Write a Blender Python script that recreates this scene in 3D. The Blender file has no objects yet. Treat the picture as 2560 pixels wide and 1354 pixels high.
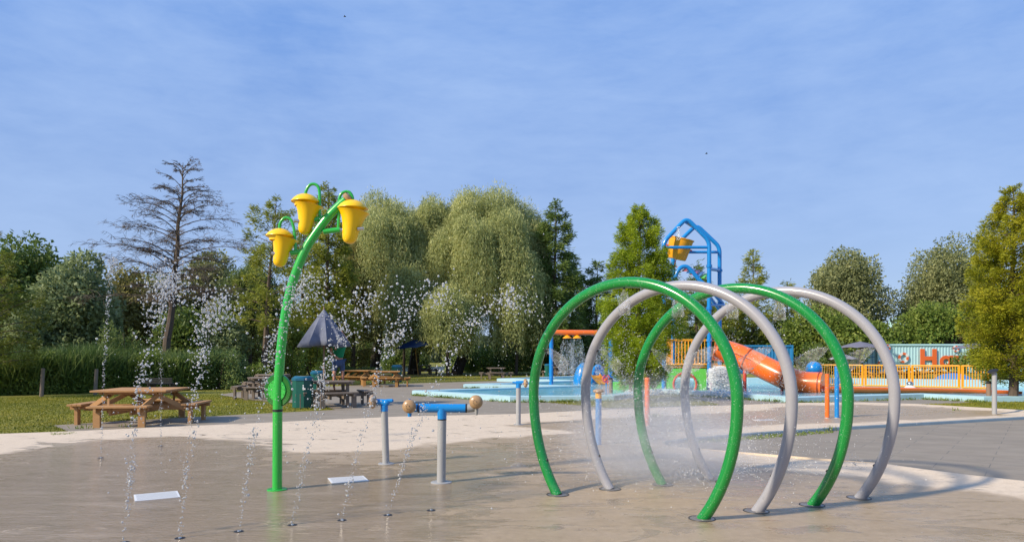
import bpy, math, random
import numpy as np
from mathutils import Vector, Matrix, noise as mnoise
from mathutils.geometry import tessellate_polygon
random.seed(7)
RG = np.random.default_rng(11)
PI = math.pi
scene = bpy.context.scene
COL = scene.collection

# ------------------------------------------------------------------ camera geometry
F, CX, HY, CH = 1707.0, 1280.0, 890.0, 1.5      # focal length and horizon in photo pixels, eye height in metres
def G(px, py, z=0.0):
    """ground point seen at a pixel"""
    Y = F*(CH-z)/(py-HY)
    return Vector(((px-CX)*Y/F, Y, z))
def W(px, py, Y):
    """point at depth Y seen at a pixel"""
    return Vector(((px-CX)*Y/F, Y, CH-(py-HY)*Y/F))

cam_d = bpy.data.cameras.new('camera'); cam = bpy.data.objects.new('camera', cam_d); COL.objects.link(cam)
cam.location = (0, 0, CH); cam.rotation_euler = (PI/2, 0, 0)
cam_d.sensor_width = 36; cam_d.lens = 36*F/2560; cam_d.shift_y = (HY-677)/2560
cam_d.clip_end = 3000; cam_d.clip_start = 0.05
scene.camera = cam

# ------------------------------------------------------------------ node helpers
def srgb(r, g, b):
    f = lambda c: (c/12.92 if c <= .04045 else ((c+.055)/1.055)**2.4)
    return (f(r/255), f(g/255), f(b/255), 1)
class NT:
    def __init__(s, tree): s.t = tree; s.n = tree.nodes; s.l = tree.links
    def add(s, kind, **kw):
        n = s.n.new(kind)
        for k, v in kw.items():
            if k.startswith('in_'):
                key = k[3:]
                key = int(key) if key.isdigit() else key.replace('_', ' ')
                if hasattr(v, 'is_linked'): s.l.new(v, n.inputs[key])
                else: n.inputs[key].default_value = v
            else: setattr(n, k, v)
        return n
    def link(s, a, b): s.l.new(a, b)
    def ramp(s, fac, stops):
        r = s.n.new('ShaderNodeValToRGB'); s.l.new(fac, r.inputs[0])
        e = r.color_ramp.elements
        while len(e) < len(stops): e.new(.5)
        for i, (p, c) in enumerate(stops):
            e[i].position = p; e[i].color = c if len(c) == 4 else (*c, 1)
        return r.outputs[0]
    def mix(s, fac, a, b, blend='MIX'):
        m = s.n.new('ShaderNodeMix'); m.data_type = 'RGBA'; m.blend_type = blend
        for v, i in ((fac, 0), (a, 6), (b, 7)):
            if hasattr(v, 'is_linked'): s.l.new(v, m.inputs[i])
            else: m.inputs[i].default_value = v
        return m.outputs[2]
    def math(s, op, a, b=None, clamp=False):
        m = s.n.new('ShaderNodeMath'); m.operation = op; m.use_clamp = clamp
        for v, i in ((a, 0), (b, 1)):
            if v is None: continue
            if hasattr(v, 'is_linked'): s.l.new(v, m.inputs[i])
            else: m.inputs[i].default_value = v
        return m.outputs[0]
    def noise(s, scale, detail=4, rough=.5, vec=None, dist=0):
        n = s.n.new('ShaderNodeTexNoise'); n.inputs['Scale'].default_value = scale
        n.inputs['Detail'].default_value = detail; n.inputs['Roughness'].default_value = rough
        n.inputs['Distortion'].default_value = dist
        if vec is not None: s.l.new(vec, n.inputs['Vector'])
        return n.outputs[0]
    def coord(s, kind='Object', scale=(1, 1, 1), rot=(0, 0, 0)):
        c = s.n.new('ShaderNodeTexCoord'); m = s.n.new('ShaderNodeMapping')
        m.inputs['Scale'].default_value = scale; m.inputs['Rotation'].default_value = rot
        s.l.new(c.outputs[kind], m.inputs[0]); return m.outputs[0]
    def bump(s, h, strength=.3, dist=.01):
        b = s.n.new('ShaderNodeBump'); b.inputs['Strength'].default_value = strength
        b.inputs['Distance'].default_value = dist; s.l.new(h, b.inputs['Height']); return b.outputs[0]
def mat(name):
    m = bpy.data.materials.new(name); m.use_nodes = True
    t = NT(m.node_tree); t.n.clear()
    out = t.n.new('ShaderNodeOutputMaterial')
    return m, t, out
def principled(t, out, **kw):
    p = t.add('ShaderNodeBsdfPrincipled', **kw); t.link(p.outputs[0], out.inputs[0]); return p

def paint(name, c, rough=.3, coat=.3, dirt=.12, beads=0):
    m, t, out = mat(name)
    v = t.coord()
    n = t.noise(3, 5, .6, v); n2 = t.noise(60, 3, .6, v)
    dk = tuple(x*.62 for x in c[:3])+(1,)
    col = t.mix(t.math('MULTIPLY', n, dirt*2), c, dk)
    if beads:
        sp = t.ramp(t.noise(85, 2, .5, v), [(.66, (0, 0, 0)), (.70, (beads, beads, beads))]); col = t.mix(sp, col, (.62, .66, .64, 1))
        sc_ = t.ramp(t.noise(7, 6, .7, t.coord('Object', (1, 1, .35)), .5), [(.60, (0, 0, 0)), (.75, (.22, .22, .22))]); col = t.mix(sc_, col, (.42, .45, .42, 1))
    r = t.math('ADD', t.math('MULTIPLY', n, .2), rough-.1)
    p = principled(t, out, in_Base_Color=col, in_Roughness=r, in_Coat_Weight=coat, in_Coat_Roughness=.12)
    t.link(t.bump(n2, .06, .004), p.inputs['Normal'])
    return m
GREEN = paint('green_paint', (.003, .225, .034, 1), .24, .4, .15, .38)
WETG = paint('wet_grey_metal', (.16, .15, .14, 1), .3, .2, .4)
LGREEN = paint('light_green_paint', (.022, .42, .05, 1), .26, .4, .12, .3)
DGREEN = paint('dark_green_plastic', (.002, .13, .012, 1), .12, .5, .2)
GREY = paint('grey_paint', (.33, .33, .36, 1), .30, .35, .2, .25)
PGREY = paint('post_grey_paint', (.36, .37, .38, 1), .42, .1, .25)
YELLOW = paint('yellow_plastic', (.92, .57, .002, 1), .36, .15, .06)
TAN = paint('tan_plastic', (.40, .255, .13, 1), .32, .2, .15)
BLUE = paint('blue_paint', (.004, .225, .62, 1), .28, .35, .12)
BLUE2 = paint('post_blue_paint', (.035, .22, .55, 1), .38, .2, .2)
ORANGE = paint('orange_plastic', (.86, .16, .018, 1), .3, .25, .12)
AMBER = paint('amber_paint', (.85, .37, .012, 1), .4, .1, .12)
RED = paint('red_paint', (.60, .07, .04, 1), .4, .1, .15)
PINK = paint('pink_plastic', (.6, .09, .16, 1), .4, .1, .15)
LIME = paint('lime_panel', (.14, .60, .08, 1), .45, .05, .12)
BINGREEN = paint('bin_green', (.004, .10, .075, 1), .45, .05, .3)
BINBLUE = paint('bin_blue', (.008, .11, .20, 1), .4, .1, .2)
BINYEL = paint('bin_yellow', (.55, .48, .12, 1), .5, .0, .2)
BLACK = paint('black_rubber', (.012, .012, .014, 1), .5, 0, .1)
WHITE = paint('white_plastic', (.78, .80, .82, 1), .35, .1, .06)
CONT = paint('pale_blue_container_paint', (.44, .70, .76, 1), .5, .05, .2)
CONTB = paint('blue_container_paint', (.02, .22, .50, 1), .5, .05, .35)
CONTO = paint('orange_lettering', (.76, .15, .035, 1), .5, 0, .15)
CONTW = paint('white_lettering', (.75, .75, .74, 1), .5, 0, .15)
CURB = paint('pale_blue_curb', (.40, .63, .72, 1), .55, 0, .35)
TOWERT = paint('pale_teal_cladding', (.40, .62, .62, 1), .6, 0, .2)
SKIN = paint('skin', (.45, .22, .15, 1), .5, 0, .05)
HAIR = paint('brown_hair', (.03, .018, .01, 1), .6, 0, .05)
SHIRT = paint('green_shirt_cloth', (.004, .24, .10, 1), .85, 0, .2)
SHORTS = paint('blue_shorts_cloth', (.06, .10, .20, 1), .85, 0, .2)
def metal():
    m, t, out = mat('stainless_steel')
    principled(t, out, in_Base_Color=(.55, .54, .52, 1), in_Metallic=1.0, in_Roughness=t.math('ADD', t.math('MULTIPLY', t.noise(30, 3, .5, t.coord()), .2), .18))
    return m
STEEL = metal()
def fabric(name, c):
    m, t, out = mat(name)
    v = t.coord()
    n = t.noise(5, 5, .6, v)
    col = t.mix(n, c, tuple(x*.6 for x in c[:3])+(1,))
    d = t.add('ShaderNodeBsdfDiffuse', in_Color=col); tr = t.add('ShaderNodeBsdfTranslucent', in_Color=col)
    t.link(t.bump(t.noise(9, 4, .6, v), .5, .03), d.inputs['Normal'])
    mx = t.add('ShaderNodeMixShader', in_0=.25); t.link(d.outputs[0], mx.inputs[1]); t.link(tr.outputs[0], mx.inputs[2])
    t.link(mx.outputs[0], out.inputs[0]); return m
NAVYF = fabric('slate_blue_canvas', (.24, .27, .37, 1))
NAVY2 = fabric('navy_canvas', (.02, .04, .10, 1))
LILAC = fabric('faded_lilac_canvas', (.26, .27, .36, 1))
PALEF = fabric('pale_grey_canvas', (.45, .46, .52, 1))
def wood(name, a, b, axis=(1, 14, 14)):
    m, t, out = mat(name)
    v = t.coord('Object', axis)
    g = t.noise(6, 6, .7, v, .6); k = t.noise(2.2, 4, .6, t.coord())
    col = t.mix(t.ramp(g, [(.3, (0, 0, 0)), (.72, (1, 1, 1))]), a, b)
    col = t.mix(t.math('MULTIPLY', k, .5), col, tuple(x*.5 for x in a[:3])+(1,))
    p = principled(t, out, in_Base_Color=col, in_Roughness=.75)
    t.link(t.bump(g, .35, .006), p.inputs['Normal']); return m
WOODA = wood('fresh_brown_wood', (.55, .31, .13, 1), (.36, .18, .07, 1))
WOODY = wood('yellow_wood', (.52, .28, .085, 1), (.30, .14, .04, 1))
WOODG = wood('weathered_grey_wood', (.27, .215, .17, 1), (.12, .095, .075, 1))
WOODS = wood('stake_wood', (.30, .21, .15, 1), (.17, .11, .08, 1), (12, 12, 1))
BARK = wood('brown_bark', (.13, .092, .065, 1), (.045, .032, .024, 1), (9, 9, 1.4))
BARKD = wood('dark_bark', (.055, .038, .028, 1), (.02, .014, .011, 1), (7, 7, 1.2))

def leaf(name, a, b, c, clump=.5, trans=.42):
    m, t, out = mat(name)
    gi = t.add('ShaderNodeNewGeometry')
    rnd = gi.outputs['Random Per Island']
    v = t.coord()
    cl = t.noise(clump, 3, .6, v)
    f = t.math('ADD', t.math('MULTIPLY', rnd, .55), t.math('MULTIPLY', t.ramp(cl, [(.36, (0, 0, 0)), (.64, (1, 1, 1))]), .5), True)
    col = t.ramp(f, [(0, a), (.5, b), (1, c)])
    d = t.add('ShaderNodeBsdfPrincipled', in_Base_Color=col, in_Roughness=.55)
    d.inputs['Specular IOR Level'].default_value = .35
    tr = t.add('ShaderNodeBsdfTranslucent', in_Color=col)
    mx = t.add('ShaderNodeMixShader', in_0=trans); t.link(d.outputs[0], mx.inputs[1]); t.link(tr.outputs[0], mx.inputs[2])
    t.link(mx.outputs[0], out.inputs[0]); return m
L_YEL = leaf('yellow_green_cypress_leaf', (0.1149, 0.1884, 0.0108), (0.2625, 0.3611, 0.018), (0.4594, 0.5337, 0.0315), .9)
L_YEL2 = leaf('golden_cypress_leaf', (0.13, 0.1645, 0.0108), (0.3087, 0.3289, 0.018), (0.5363, 0.4862, 0.036), .9)
L_WIL = leaf('willow_leaf', (0.1948, 0.2275, 0.08688), (0.3894, 0.4309, 0.168), (0.7009, 0.6943, 0.3185), .35)
L_DRK = leaf('dark_green_leaf', (0.05553, 0.1011, 0.02416), (0.1235, 0.1908, 0.0414), (0.2469, 0.3144, 0.07763), .5)
L_CON = leaf('olive_conifer_leaf', (0.1337, 0.1724, 0.02556), (0.2674, 0.3051, 0.04472), (0.4456, 0.4507, 0.07986), .5)
L_SIL = leaf('silver_green_leaf', (0.1085, 0.1538, 0.06831), (0.2352, 0.2984, 0.1366), (0.4522, 0.5246, 0.2732), .7)
L_OLV = leaf('grey_olive_leaf', (0.1275, 0.1529, 0.06051), (0.2422, 0.2714, 0.1135), (0.4079, 0.4193, 0.1892), .3)
L_BRN = leaf('brownish_green_leaf', (0.1341, 0.1333, 0.04118), (0.2459, 0.2364, 0.07128), (0.38, 0.3438, 0.1267), .6)
L_MID = leaf('mid_green_leaf', (0.08688, 0.1481, 0.0242), (0.1738, 0.2466, 0.04235), (0.3282, 0.3864, 0.0847), .6)
L_LGT = leaf('light_green_leaf', (.08, .13, .03), (.15, .21, .055), (.26, .32, .11), .8)
L_OLY = leaf('olive_yellow_leaf', (.08, .11, .015), (.15, .18, .025), (.23, .26, .045), .9)
L_RED = leaf('reddish_brown_leaf', (.05, .035, .025), (.09, .06, .04), (.12, .09, .06), .8)
L_REED = leaf('reed_blade', (0.04374, 0.09464, 0.02596), (0.1094, 0.1806, 0.04867), (0.243, 0.2924, 0.08923), .8, .3)
L_GRS = leaf('lawn_blade', (0.08906, 0.1231, 0.0101), (0.193, 0.2111, 0.01683), (0.3562, 0.305, 0.03787), .6, .3)
L_FAR = leaf('far_wood_leaf', (.05, .075, .04), (.08, .11, .06), (.11, .14, .08), .1)
TWIG = wood('bare_twig_bark', (.15, .115, .085, 1), (.07, .05, .038, 1), (4, 4, 4))

def water_glass(name, white=.15):
    m, t, out = mat(name)
    g = t.add('ShaderNodeBsdfGlass', in_Color=(1, 1, 1, 1), in_Roughness=0.0, in_IOR=1.33)
    d = t.add('ShaderNodeBsdfPrincipled', in_Base_Color=(.93, .95, .97, 1), in_Roughness=.15)
    mx = t.add('ShaderNodeMixShader', in_0=white); t.link(g.outputs[0], mx.inputs[1]); t.link(d.outputs[0], mx.inputs[2])
    t.link(mx.outputs[0], out.inputs[0]); return m
DROP = water_glass('water_drop', .34)
FOAM = water_glass('aerated_water', .85)
def film():
    m, t, out = mat('thin_water_sheet')
    v = t.coord()
    n = t.noise(35, 4, .6, v)
    tr = t.add('ShaderNodeBsdfTransparent'); gl = t.add('ShaderNodeBsdfGlass', in_Roughness=.05, in_IOR=1.33)
    t.link(t.bump(n, 1, .02), gl.inputs['Normal'])
    df = t.add('ShaderNodeBsdfDiffuse', in_Color=(.9, .93, .96, 1))
    m1 = t.add('ShaderNodeMixShader', in_0=.35); t.link(gl.outputs[0], m1.inputs[1]); t.link(df.outputs[0], m1.inputs[2])
    mx = t.add('ShaderNodeMixShader', in_0=t.ramp(n, [(.44, (.14, .14, .14)), (.60, (.34, .34, .34))])); t.link(tr.outputs[0], mx.inputs[1]); t.link(m1.outputs[0], mx.inputs[2])
    t.link(mx.outputs[0], out.inputs[0]); return m
FILM = film()

# ------------------------------------------------------------------ object helpers
ORG = {}
def tag(o, label=None, cat=None, group=None, kind=None, category=None):
    cat = cat or category
    if label: o['label'] = label
    if cat: o['category'] = cat
    if group: o['group'] = group
    if kind: o['kind'] = kind
    return o
def thing(name, label, cat, loc=(0, 0, 0), rz=0, group=None):
    o = bpy.data.objects.new(name, None); COL.objects.link(o)
    o.location = loc; o.rotation_euler = (0, 0, rz); o.empty_display_size = .2
    ORG[o.name] = np.array(loc, float) if rz == 0 else np.zeros(3)
    return tag(o, label, cat, group)
def mesh_obj(name, V, Fc, m, parent=None, base=None, smooth=False, sharp=None, mats=None, mi=None, **tags):
    V = np.asarray(V, float)
    me = bpy.data.meshes.new(name)
    org = ORG.get(parent.name, np.zeros(3)) if parent else (np.array(base, float) if base is not None else np.zeros(3))
    V = V-org
    if isinstance(Fc, np.ndarray):
        k = Fc.shape[1]; n = len(Fc)
        me.vertices.add(len(V)); me.vertices.foreach_set('co', V.astype(np.float32).ravel())
        me.loops.add(n*k); me.loops.foreach_set('vertex_index', Fc.astype(np.int32).ravel())
        me.polygons.add(n); me.polygons.foreach_set('loop_start', np.arange(0, n*k, k, dtype=np.int32))
        me.update(calc_edges=True)
    else:
        me.from_pydata([tuple(v) for v in V], [], Fc); me.update()
    for mm in (mats or [m]): me.materials.append(mm)
    if mi is not None: me.polygons.foreach_set('material_index', np.asarray(mi, np.int32))
    if smooth:
        me.polygons.foreach_set('use_smooth', np.ones(len(me.polygons), bool))
        if sharp: me.set_sharp_from_angle(angle=math.radians(sharp))
    o = bpy.data.objects.new(name, me); COL.objects.link(o)
    if parent: o.parent = parent; ORG[o.name] = ORG.get(parent.name, np.zeros(3))
    else:
        o.location = org; ORG[o.name] = org
    if tags: tag(o, **tags)
    return o
class MB:
    def __init__(s): s.v = []; s.f = []; s.mi = []; s.cur = 0
    def addvf(s, V, Fc):
        b = len(s.v); s.v.extend([tuple(v) for v in V]); s.f.extend([tuple(i+b for i in f) for f in Fc]); s.mi.extend([s.cur]*len(Fc))
        return s
    def box(s, c, size, rz=0, rot=None, bev=0):
        hx, hy, hz = [x/2 for x in size]
        M = rot if rot is not None else Matrix.Rotation(rz, 3, 'Z')
        c = Vector(c)
        if bev <= 0:
            V = [Vector((x*hx, y*hy, z*hz)) for x in (-1, 1) for y in (-1, 1) for z in (-1, 1)]
            Fc = [(0, 1, 3, 2), (4, 6, 7, 5), (0, 4, 5, 1), (2, 3, 7, 6), (0, 2, 6, 4), (1, 5, 7, 3)]
        else:
            V = []; Fc = []
            idx = {}
            for x in (-1, 1):
                for y in (-1, 1):
                    for z in (-1, 1):
                        for ax in range(3):
                            p = [x*hx, y*hy, z*hz]
                            for a in range(3):
                                if a != ax: p[a] -= bev*(x, y, z)[a]
                            idx[(x, y, z, ax)] = len(V); V.append(Vector(p))
            for ax in range(3):
                o1, o2 = [a for a in range(3) if a != ax]
                for sg in (-1, 1):
                    q = []
                    for a, b in ((-1, -1), (1, -1), (1, 1), (-1, 1)):
                        k = [0, 0, 0]; k[ax] = sg; k[o1] = a; k[o2] = b; q.append(idx[(*k, ax)])
                    Fc.append(q if (sg > 0) == (ax != 1) else q[::-1])
            for ax in range(3):
                o1, o2 = [a for a in range(3) if a != ax]
                for a in (-1, 1):
                    for b in (-1, 1):
                        q = []
                        for sg, o in ((-1, o1), (1, o1), (1, o2), (-1, o2)):
                            k = [0, 0, 0]; k[ax] = sg; k[o1] = a; k[o2] = b; q.append(idx[(*k, o)])
                        Fc.append(q)
            for x in (-1, 1):
                for y in (-1, 1):
                    for z in (-1, 1): Fc.append([idx[(x, y, z, a)] for a in range(3)])
        return s.addvf([c+M @ p for p in V], Fc)
    def tube(s, pts, r, seg=16, closed=False, cap=True):
        pts = [Vector(p) for p in pts]; n = len(pts)
        rr = r if isinstance(r, (list, tuple)) else [r]*n
        rings = []; ref = None
        for i in range(n):
            a = pts[(i-1) % n] if (i or closed) else pts[0]; b = pts[(i+1) % n] if (i < n-1 or closed) else pts[-1]
            d = (b-a).normalized()
            if ref is None:
                ref = Vector((0, 0, 1)) if abs(d.z) < .9 else Vector((0, 1, 0))
                ref = (ref-d*ref.dot(d)).normalized()
            else: ref = (ref-d*ref.dot(d)).normalized()
            u = ref; w = d.cross(u)
            rings.append([pts[i]+(u*math.cos(t)+w*math.sin(t))*rr[i] for t in [2*PI*k/seg for k in range(seg)]])
        V = [p for q in rings for p in q]; Fc = []
        for i in range(n if closed else n-1):
            j = (i+1) % n
            for k in range(seg):
                k2 = (k+1) % seg
                Fc.append((i*seg+k, i*seg+k2, j*seg+k2, j*seg+k))
        if cap and not closed:
            Fc.append(tuple(range(seg))[::-1]); Fc.append(tuple((n-1)*seg+k for k in range(seg)))
        return s.addvf(V, Fc)
    def lathe(s, prof, c=(0, 0, 0), seg=24, M=None, cap=False):
        M = M or Matrix.Identity(3); c = Vector(c)
        V = []; Fc = []; n = len(prof)
        for r, z in prof:
            for k in range(seg):
                t = 2*PI*k/seg; V.append(c+M @ Vector((max(r, 1e-4)*math.cos(t), max(r, 1e-4)*math.sin(t), z)))
        for i in range(n-1):
            for k in range(seg):
                k2 = (k+1) % seg; Fc.append((i*seg+k, i*seg+k2, (i+1)*seg+k2, (i+1)*seg+k))
        if cap:
            Fc.append(tuple(range(seg))[::-1]); Fc.append(tuple((n-1)*seg+k for k in range(seg)))
        return s.addvf(V, Fc)
    def ball(s, c, r, seg=20, sc=(1, 1, 1), M=None):
        n = seg//2; M = M or Matrix.Identity(3)
        pr = [(r*math.sin(PI*i/n), -r*math.cos(PI*i/n)) for i in range(n+1)]
        D = Matrix.Diagonal(Vector(sc))
        return s.lathe(pr, c, seg, M @ D)
    def prism(s, poly, z0, z1):
        n = len(poly)
        V = [(x, y, z0) for x, y in poly]+[(x, y, z1) for x, y in poly]
        tri = tessellate_polygon([[Vector((x, y, 0)) for x, y in poly]])
        Fc = [tuple(t) for t in tri]+[tuple(i+n for i in t) for t in tri]
        Fc += [(i, (i+1) % n, n+(i+1) % n, n+i) for i in range(n)]
        return s.addvf(V, Fc)
    def build(s, name, m, parent=None, smooth=True, sharp=35, base=None, mats=None, **tags):
        o = mesh_obj(name, s.v, s.f, m, parent, base, smooth, sharp, mats, s.mi if mats else None, **tags)
        return o
def fixn(o):
    import bmesh
    bm = bmesh.new(); bm.from_mesh(o.data); bmesh.ops.recalc_face_normals(bm, faces=bm.faces); bm.to_mesh(o.data); bm.free()
    return o
def kids(o): return [c for c in bpy.data.objects if c.parent == o]
def copy_tree(o, parent=None, **tags):
    c = o.copy(); COL.objects.link(c); c.parent = parent
    for ch in kids(o): copy_tree(ch, c)
    if tags: tag(c, **tags)
    return c
def axis_m(d):
    """rotation taking +Z to d"""
    return Vector(d).normalized().to_track_quat('Z', 'Y').to_matrix()
def flat(name, poly, z, m, parent=None, **tags):
    tri = tessellate_polygon([[Vector((p[0], p[1], 0)) for p in poly]])
    o = mesh_obj(name, [(p[0], p[1], z) for p in poly], [tuple(t) for t in tri], m, parent, **tags)
    if o.data.polygons[0].normal.z < 0: o.data.flip_normals()
    return o
def smooth_path(ctrl, n=8):
    """Catmull-Rom through control points"""
    P = [Vector(p) for p in ctrl]; P = [P[0]*2-P[1]]+P+[P[-1]*2-P[-2]]
    out = []
    for i in range(1, len(P)-2):
        for k in range(n):
            t = k/n; a, b, c, d = P[i-1:i+3]
            out.append(.5*((2*b)+(c-a)*t+(2*a-5*b+4*c-d)*t*t+(3*b-a-3*c+d)*t**3))
    out.append(P[-2]); return out
ICO = {}
def ico(level):
    if level in ICO: return ICO[level]
    import bmesh
    bm = bmesh.new(); bmesh.ops.create_icosphere(bm, subdivisions=level, radius=1)
    bm.verts.ensure_lookup_table()
    V = np.array([v.co[:] for v in bm.verts]); Fc = np.array([[v.index for v in f.verts] for f in bm.faces]); bm.free()
    ICO[level] = (V, Fc); return ICO[level]
def drops(name, P, R, m, level=2, parent=None, base=None, stretch=.25, **tags):
    P = np.asarray(P, float); R = np.asarray(R, float); keep = P[:, 2] > .01; P = P[keep]; R = R[keep]
    V, Fc = ico(level); n = len(P)
    sc = R[:, None]*(1+RG.uniform(-stretch, stretch, (n, 3)))
    VV = (V[None]*sc[:, None]+P[:, None]).reshape(-1, 3)
    FF = (Fc[None]+(np.arange(n)*len(V))[:, None, None]).reshape(-1, 3)
    return mesh_obj(name, VV, FF, m, parent, base, True, **tags)

# ------------------------------------------------------------------ foliage helpers
def nrm(a): return a/np.maximum(np.linalg.norm(a, axis=1, keepdims=True), 1e-9)
def leaf_quads(P, D, L, Wd):
    n = len(P); D = nrm(D); S = nrm(np.cross(D, RG.normal(size=(n, 3))))
    L = np.broadcast_to(L, n)[:, None]; Wd = np.broadcast_to(Wd, n)[:, None]
    m = P+D*L*.45
    V = np.stack([P, m+S*Wd/2, P+D*L, m-S*Wd/2], 1).reshape(-1, 3)
    Fc = np.arange(n*4).reshape(n, 4); return V, Fc
def limb(mb, a, b, r0, r1, bend=.15, seg=6, n=4):
    a = Vector(a); b = Vector(b); L = (b-a).length
    mid = (a+b)/2+Vector((random.uniform(-1, 1), random.uniform(-1, 1), random.uniform(-.3, 1)))*L*bend*.5
    pts = [(1-t)**2*a+2*t*(1-t)*mid+t*t*b for t in [i/n for i in range(n+1)]]
    mb.tube(pts, [r0+(r1-r0)*i/n for i in range(n+1)], seg); return pts
TREES = 'trees around the water park'
def tree_root(name, label, x, y): return thing(name, label, 'tree', (x, y, 0), 0, None)
def px_tree(px, Y, top): return (px-CX)*Y/F, Y, CH+(HY-top)*Y/F

def broadleaf(px, Y, top, hw, m, label, n=9000, z0=.15, leaf_s=.28, name='broadleaf_tree', bark=None, clumps=46, flat_top=1.0, rough=.26):
    x, y, h = px_tree(px, Y, top); rx = hw*Y/F
    r = tree_root(name, label, x, y); mb = MB()
    zc = h*(z0+1)/2; rz = h*(1-z0)/2
    tr = max(.06, h*.016)
    limb(mb, (x, y, -.05), (x+random.uniform(-.2, .2), y, zc+rz*.3), tr*1.5, tr*.5, .06, 8, 6)
    C = []
    for i in range(clumps):
        d = Vector((random.gauss(0, 1), random.gauss(0, 1), random.gauss(0, 1))).normalized()
        q = random.uniform(.45, .86)
        taper = 1-.35*max(0, d.z*q)**1.5
        C.append((x+d.x*rx*q*taper, y+d.y*rx*q*taper, zc+d.z*rz*q*flat_top, random.uniform(.16, .34)*rx+.12*rz))
    for i in range(0, len(C), 3):
        c = C[i]; limb(mb, (x, y, max(h*.12, c[2]*.45)), c[:3], tr*.45, tr*.08, .3)
    mb.build('trunk', bark or BARK, r)
    C = np.array(C); w = C[:, 3]**2; k = RG.choice(len(C), n, p=w/w.sum())
    d = nrm(RG.normal(size=(n, 3))); q = RG.uniform(.55, 1.05, n)**.6
    lump = 1+rough*np.sin(d[:, 0]*7+k)*np.cos(d[:, 1]*6+k*2)
    P = C[k, :3]+d*(C[k, 3]*q*lump)[:, None]*np.array([1, 1, .8])
    P = P[P[:, 2] > .1]; n = len(P); d = d[:n]
    D = nrm(d*.7+RG.normal(size=(n, 3))*.7+np.array([0, 0, -.15]))
    V, Fc = leaf_quads(P, D, RG.uniform(.6, 1.3, n)*leaf_s, RG.uniform(.35, .7, n)*leaf_s)
    mesh_obj('crown', V, Fc, m, r); return r

def cypress(px, Y, top, hw, m, label, n=16000, z0=.06, leaf_s=.2, name='cypress_tree', sparse=1.0, lean=0, base=None, bark=None, pw=.75, nb=70, droop=.25, skirt=.62):
    x, y, h = px_tree(px, Y, top); R = hw*Y/F
    bx, by = base if base else (x, y)
    r = tree_root(name, label, bx, by); mb = MB()
    tr = h*.017+.03
    ax = lambda t: Vector((bx+(x-bx)*t, by+(y-by)*t, h*t))
    mb.tube([ax(t)+Vector((math.sin(t*9)*.03*h/7, 0, -.05)) for t in [i/10 for i in range(11)]], [tr*(1-.93*i/10) for i in range(11)], 8)
    tips = []
    for i in range(nb):
        u = (i+.5)/nb; t = z0+(1-z0)*u
        L = R*min((1-u)**pw, .03+(1-u)*2.5)*random.uniform(.68, 1.12)*min(1, skirt+u*2.2)+.03*R
        az = i*2.399+random.uniform(-.4, .4)
        a = ax(t); rise = random.uniform(-.08, .55)*L*(.5+u)
        e = a+Vector((math.cos(az)*L, math.sin(az)*L, rise))
        mid = (a+e)/2+Vector((0, 0, L*.12))
        nseg = 5
        pts = [(1-q)**2*a+2*q*(1-q)*mid+q*q*e for q in [j/nseg for j in range(nseg+1)]]
        mb.tube(pts, [max(.004, tr*.28*(1-u*.7)*(1-.9*j/nseg)) for j in range(nseg+1)], 5)
        tips.append((pts, L))
    mb.build('trunk', bark or BARK, r)
    Ls = np.array([q[1] for q in tips]); w = (Ls+.1)**1.35; w /= w.sum()
    nt = n//5; k = RG.choice(nb, nt, p=w); tt = RG.uniform(.12, 1, nt)**.7
    A = np.array([[list(p) for p in q[0]] for q in tips])
    seg = np.minimum((tt*5).astype(int), 4); fr = tt*5-seg
    P = A[k, seg]*(1-fr)[:, None]+A[k, seg+1]*fr[:, None]
    dirb = nrm(A[k, 5]-A[k, 0]); side = nrm(np.cross(dirb, np.array([0, 0, 1.0])))
    off = RG.normal(size=nt)*Ls[k]*.2*(1.15-tt)
    P = P+side*off[:, None]+np.stack([np.zeros(nt), np.zeros(nt), RG.normal(size=nt)*Ls[k]*.11-np.abs(off)*.18], 1)
    if sparse < 1:
        P3 = [mnoise.noise(Vector(p)*1.1) for p in P]; keep = np.array(P3) > (.35-.7*sparse)
        P = P[keep]; dirb = dirb[keep]; side = side[keep]; off = off[keep]
    nt = len(P)
    P = np.repeat(P, 5, 0)+RG.normal(size=(nt*5, 3))*leaf_s*.35
    D = np.repeat(dirb*.8+side*np.sign(off)[:, None]*.7, 5, 0)+RG.normal(size=(nt*5, 3))*.45+np.array([0, 0, -droop])
    V, Fc = leaf_quads(P, D, RG.uniform(.6, 1.4, nt*5)*leaf_s, RG.uniform(.14, .28, nt*5)*leaf_s)
    mesh_obj('crown', V, Fc, m, r); return r

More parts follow.
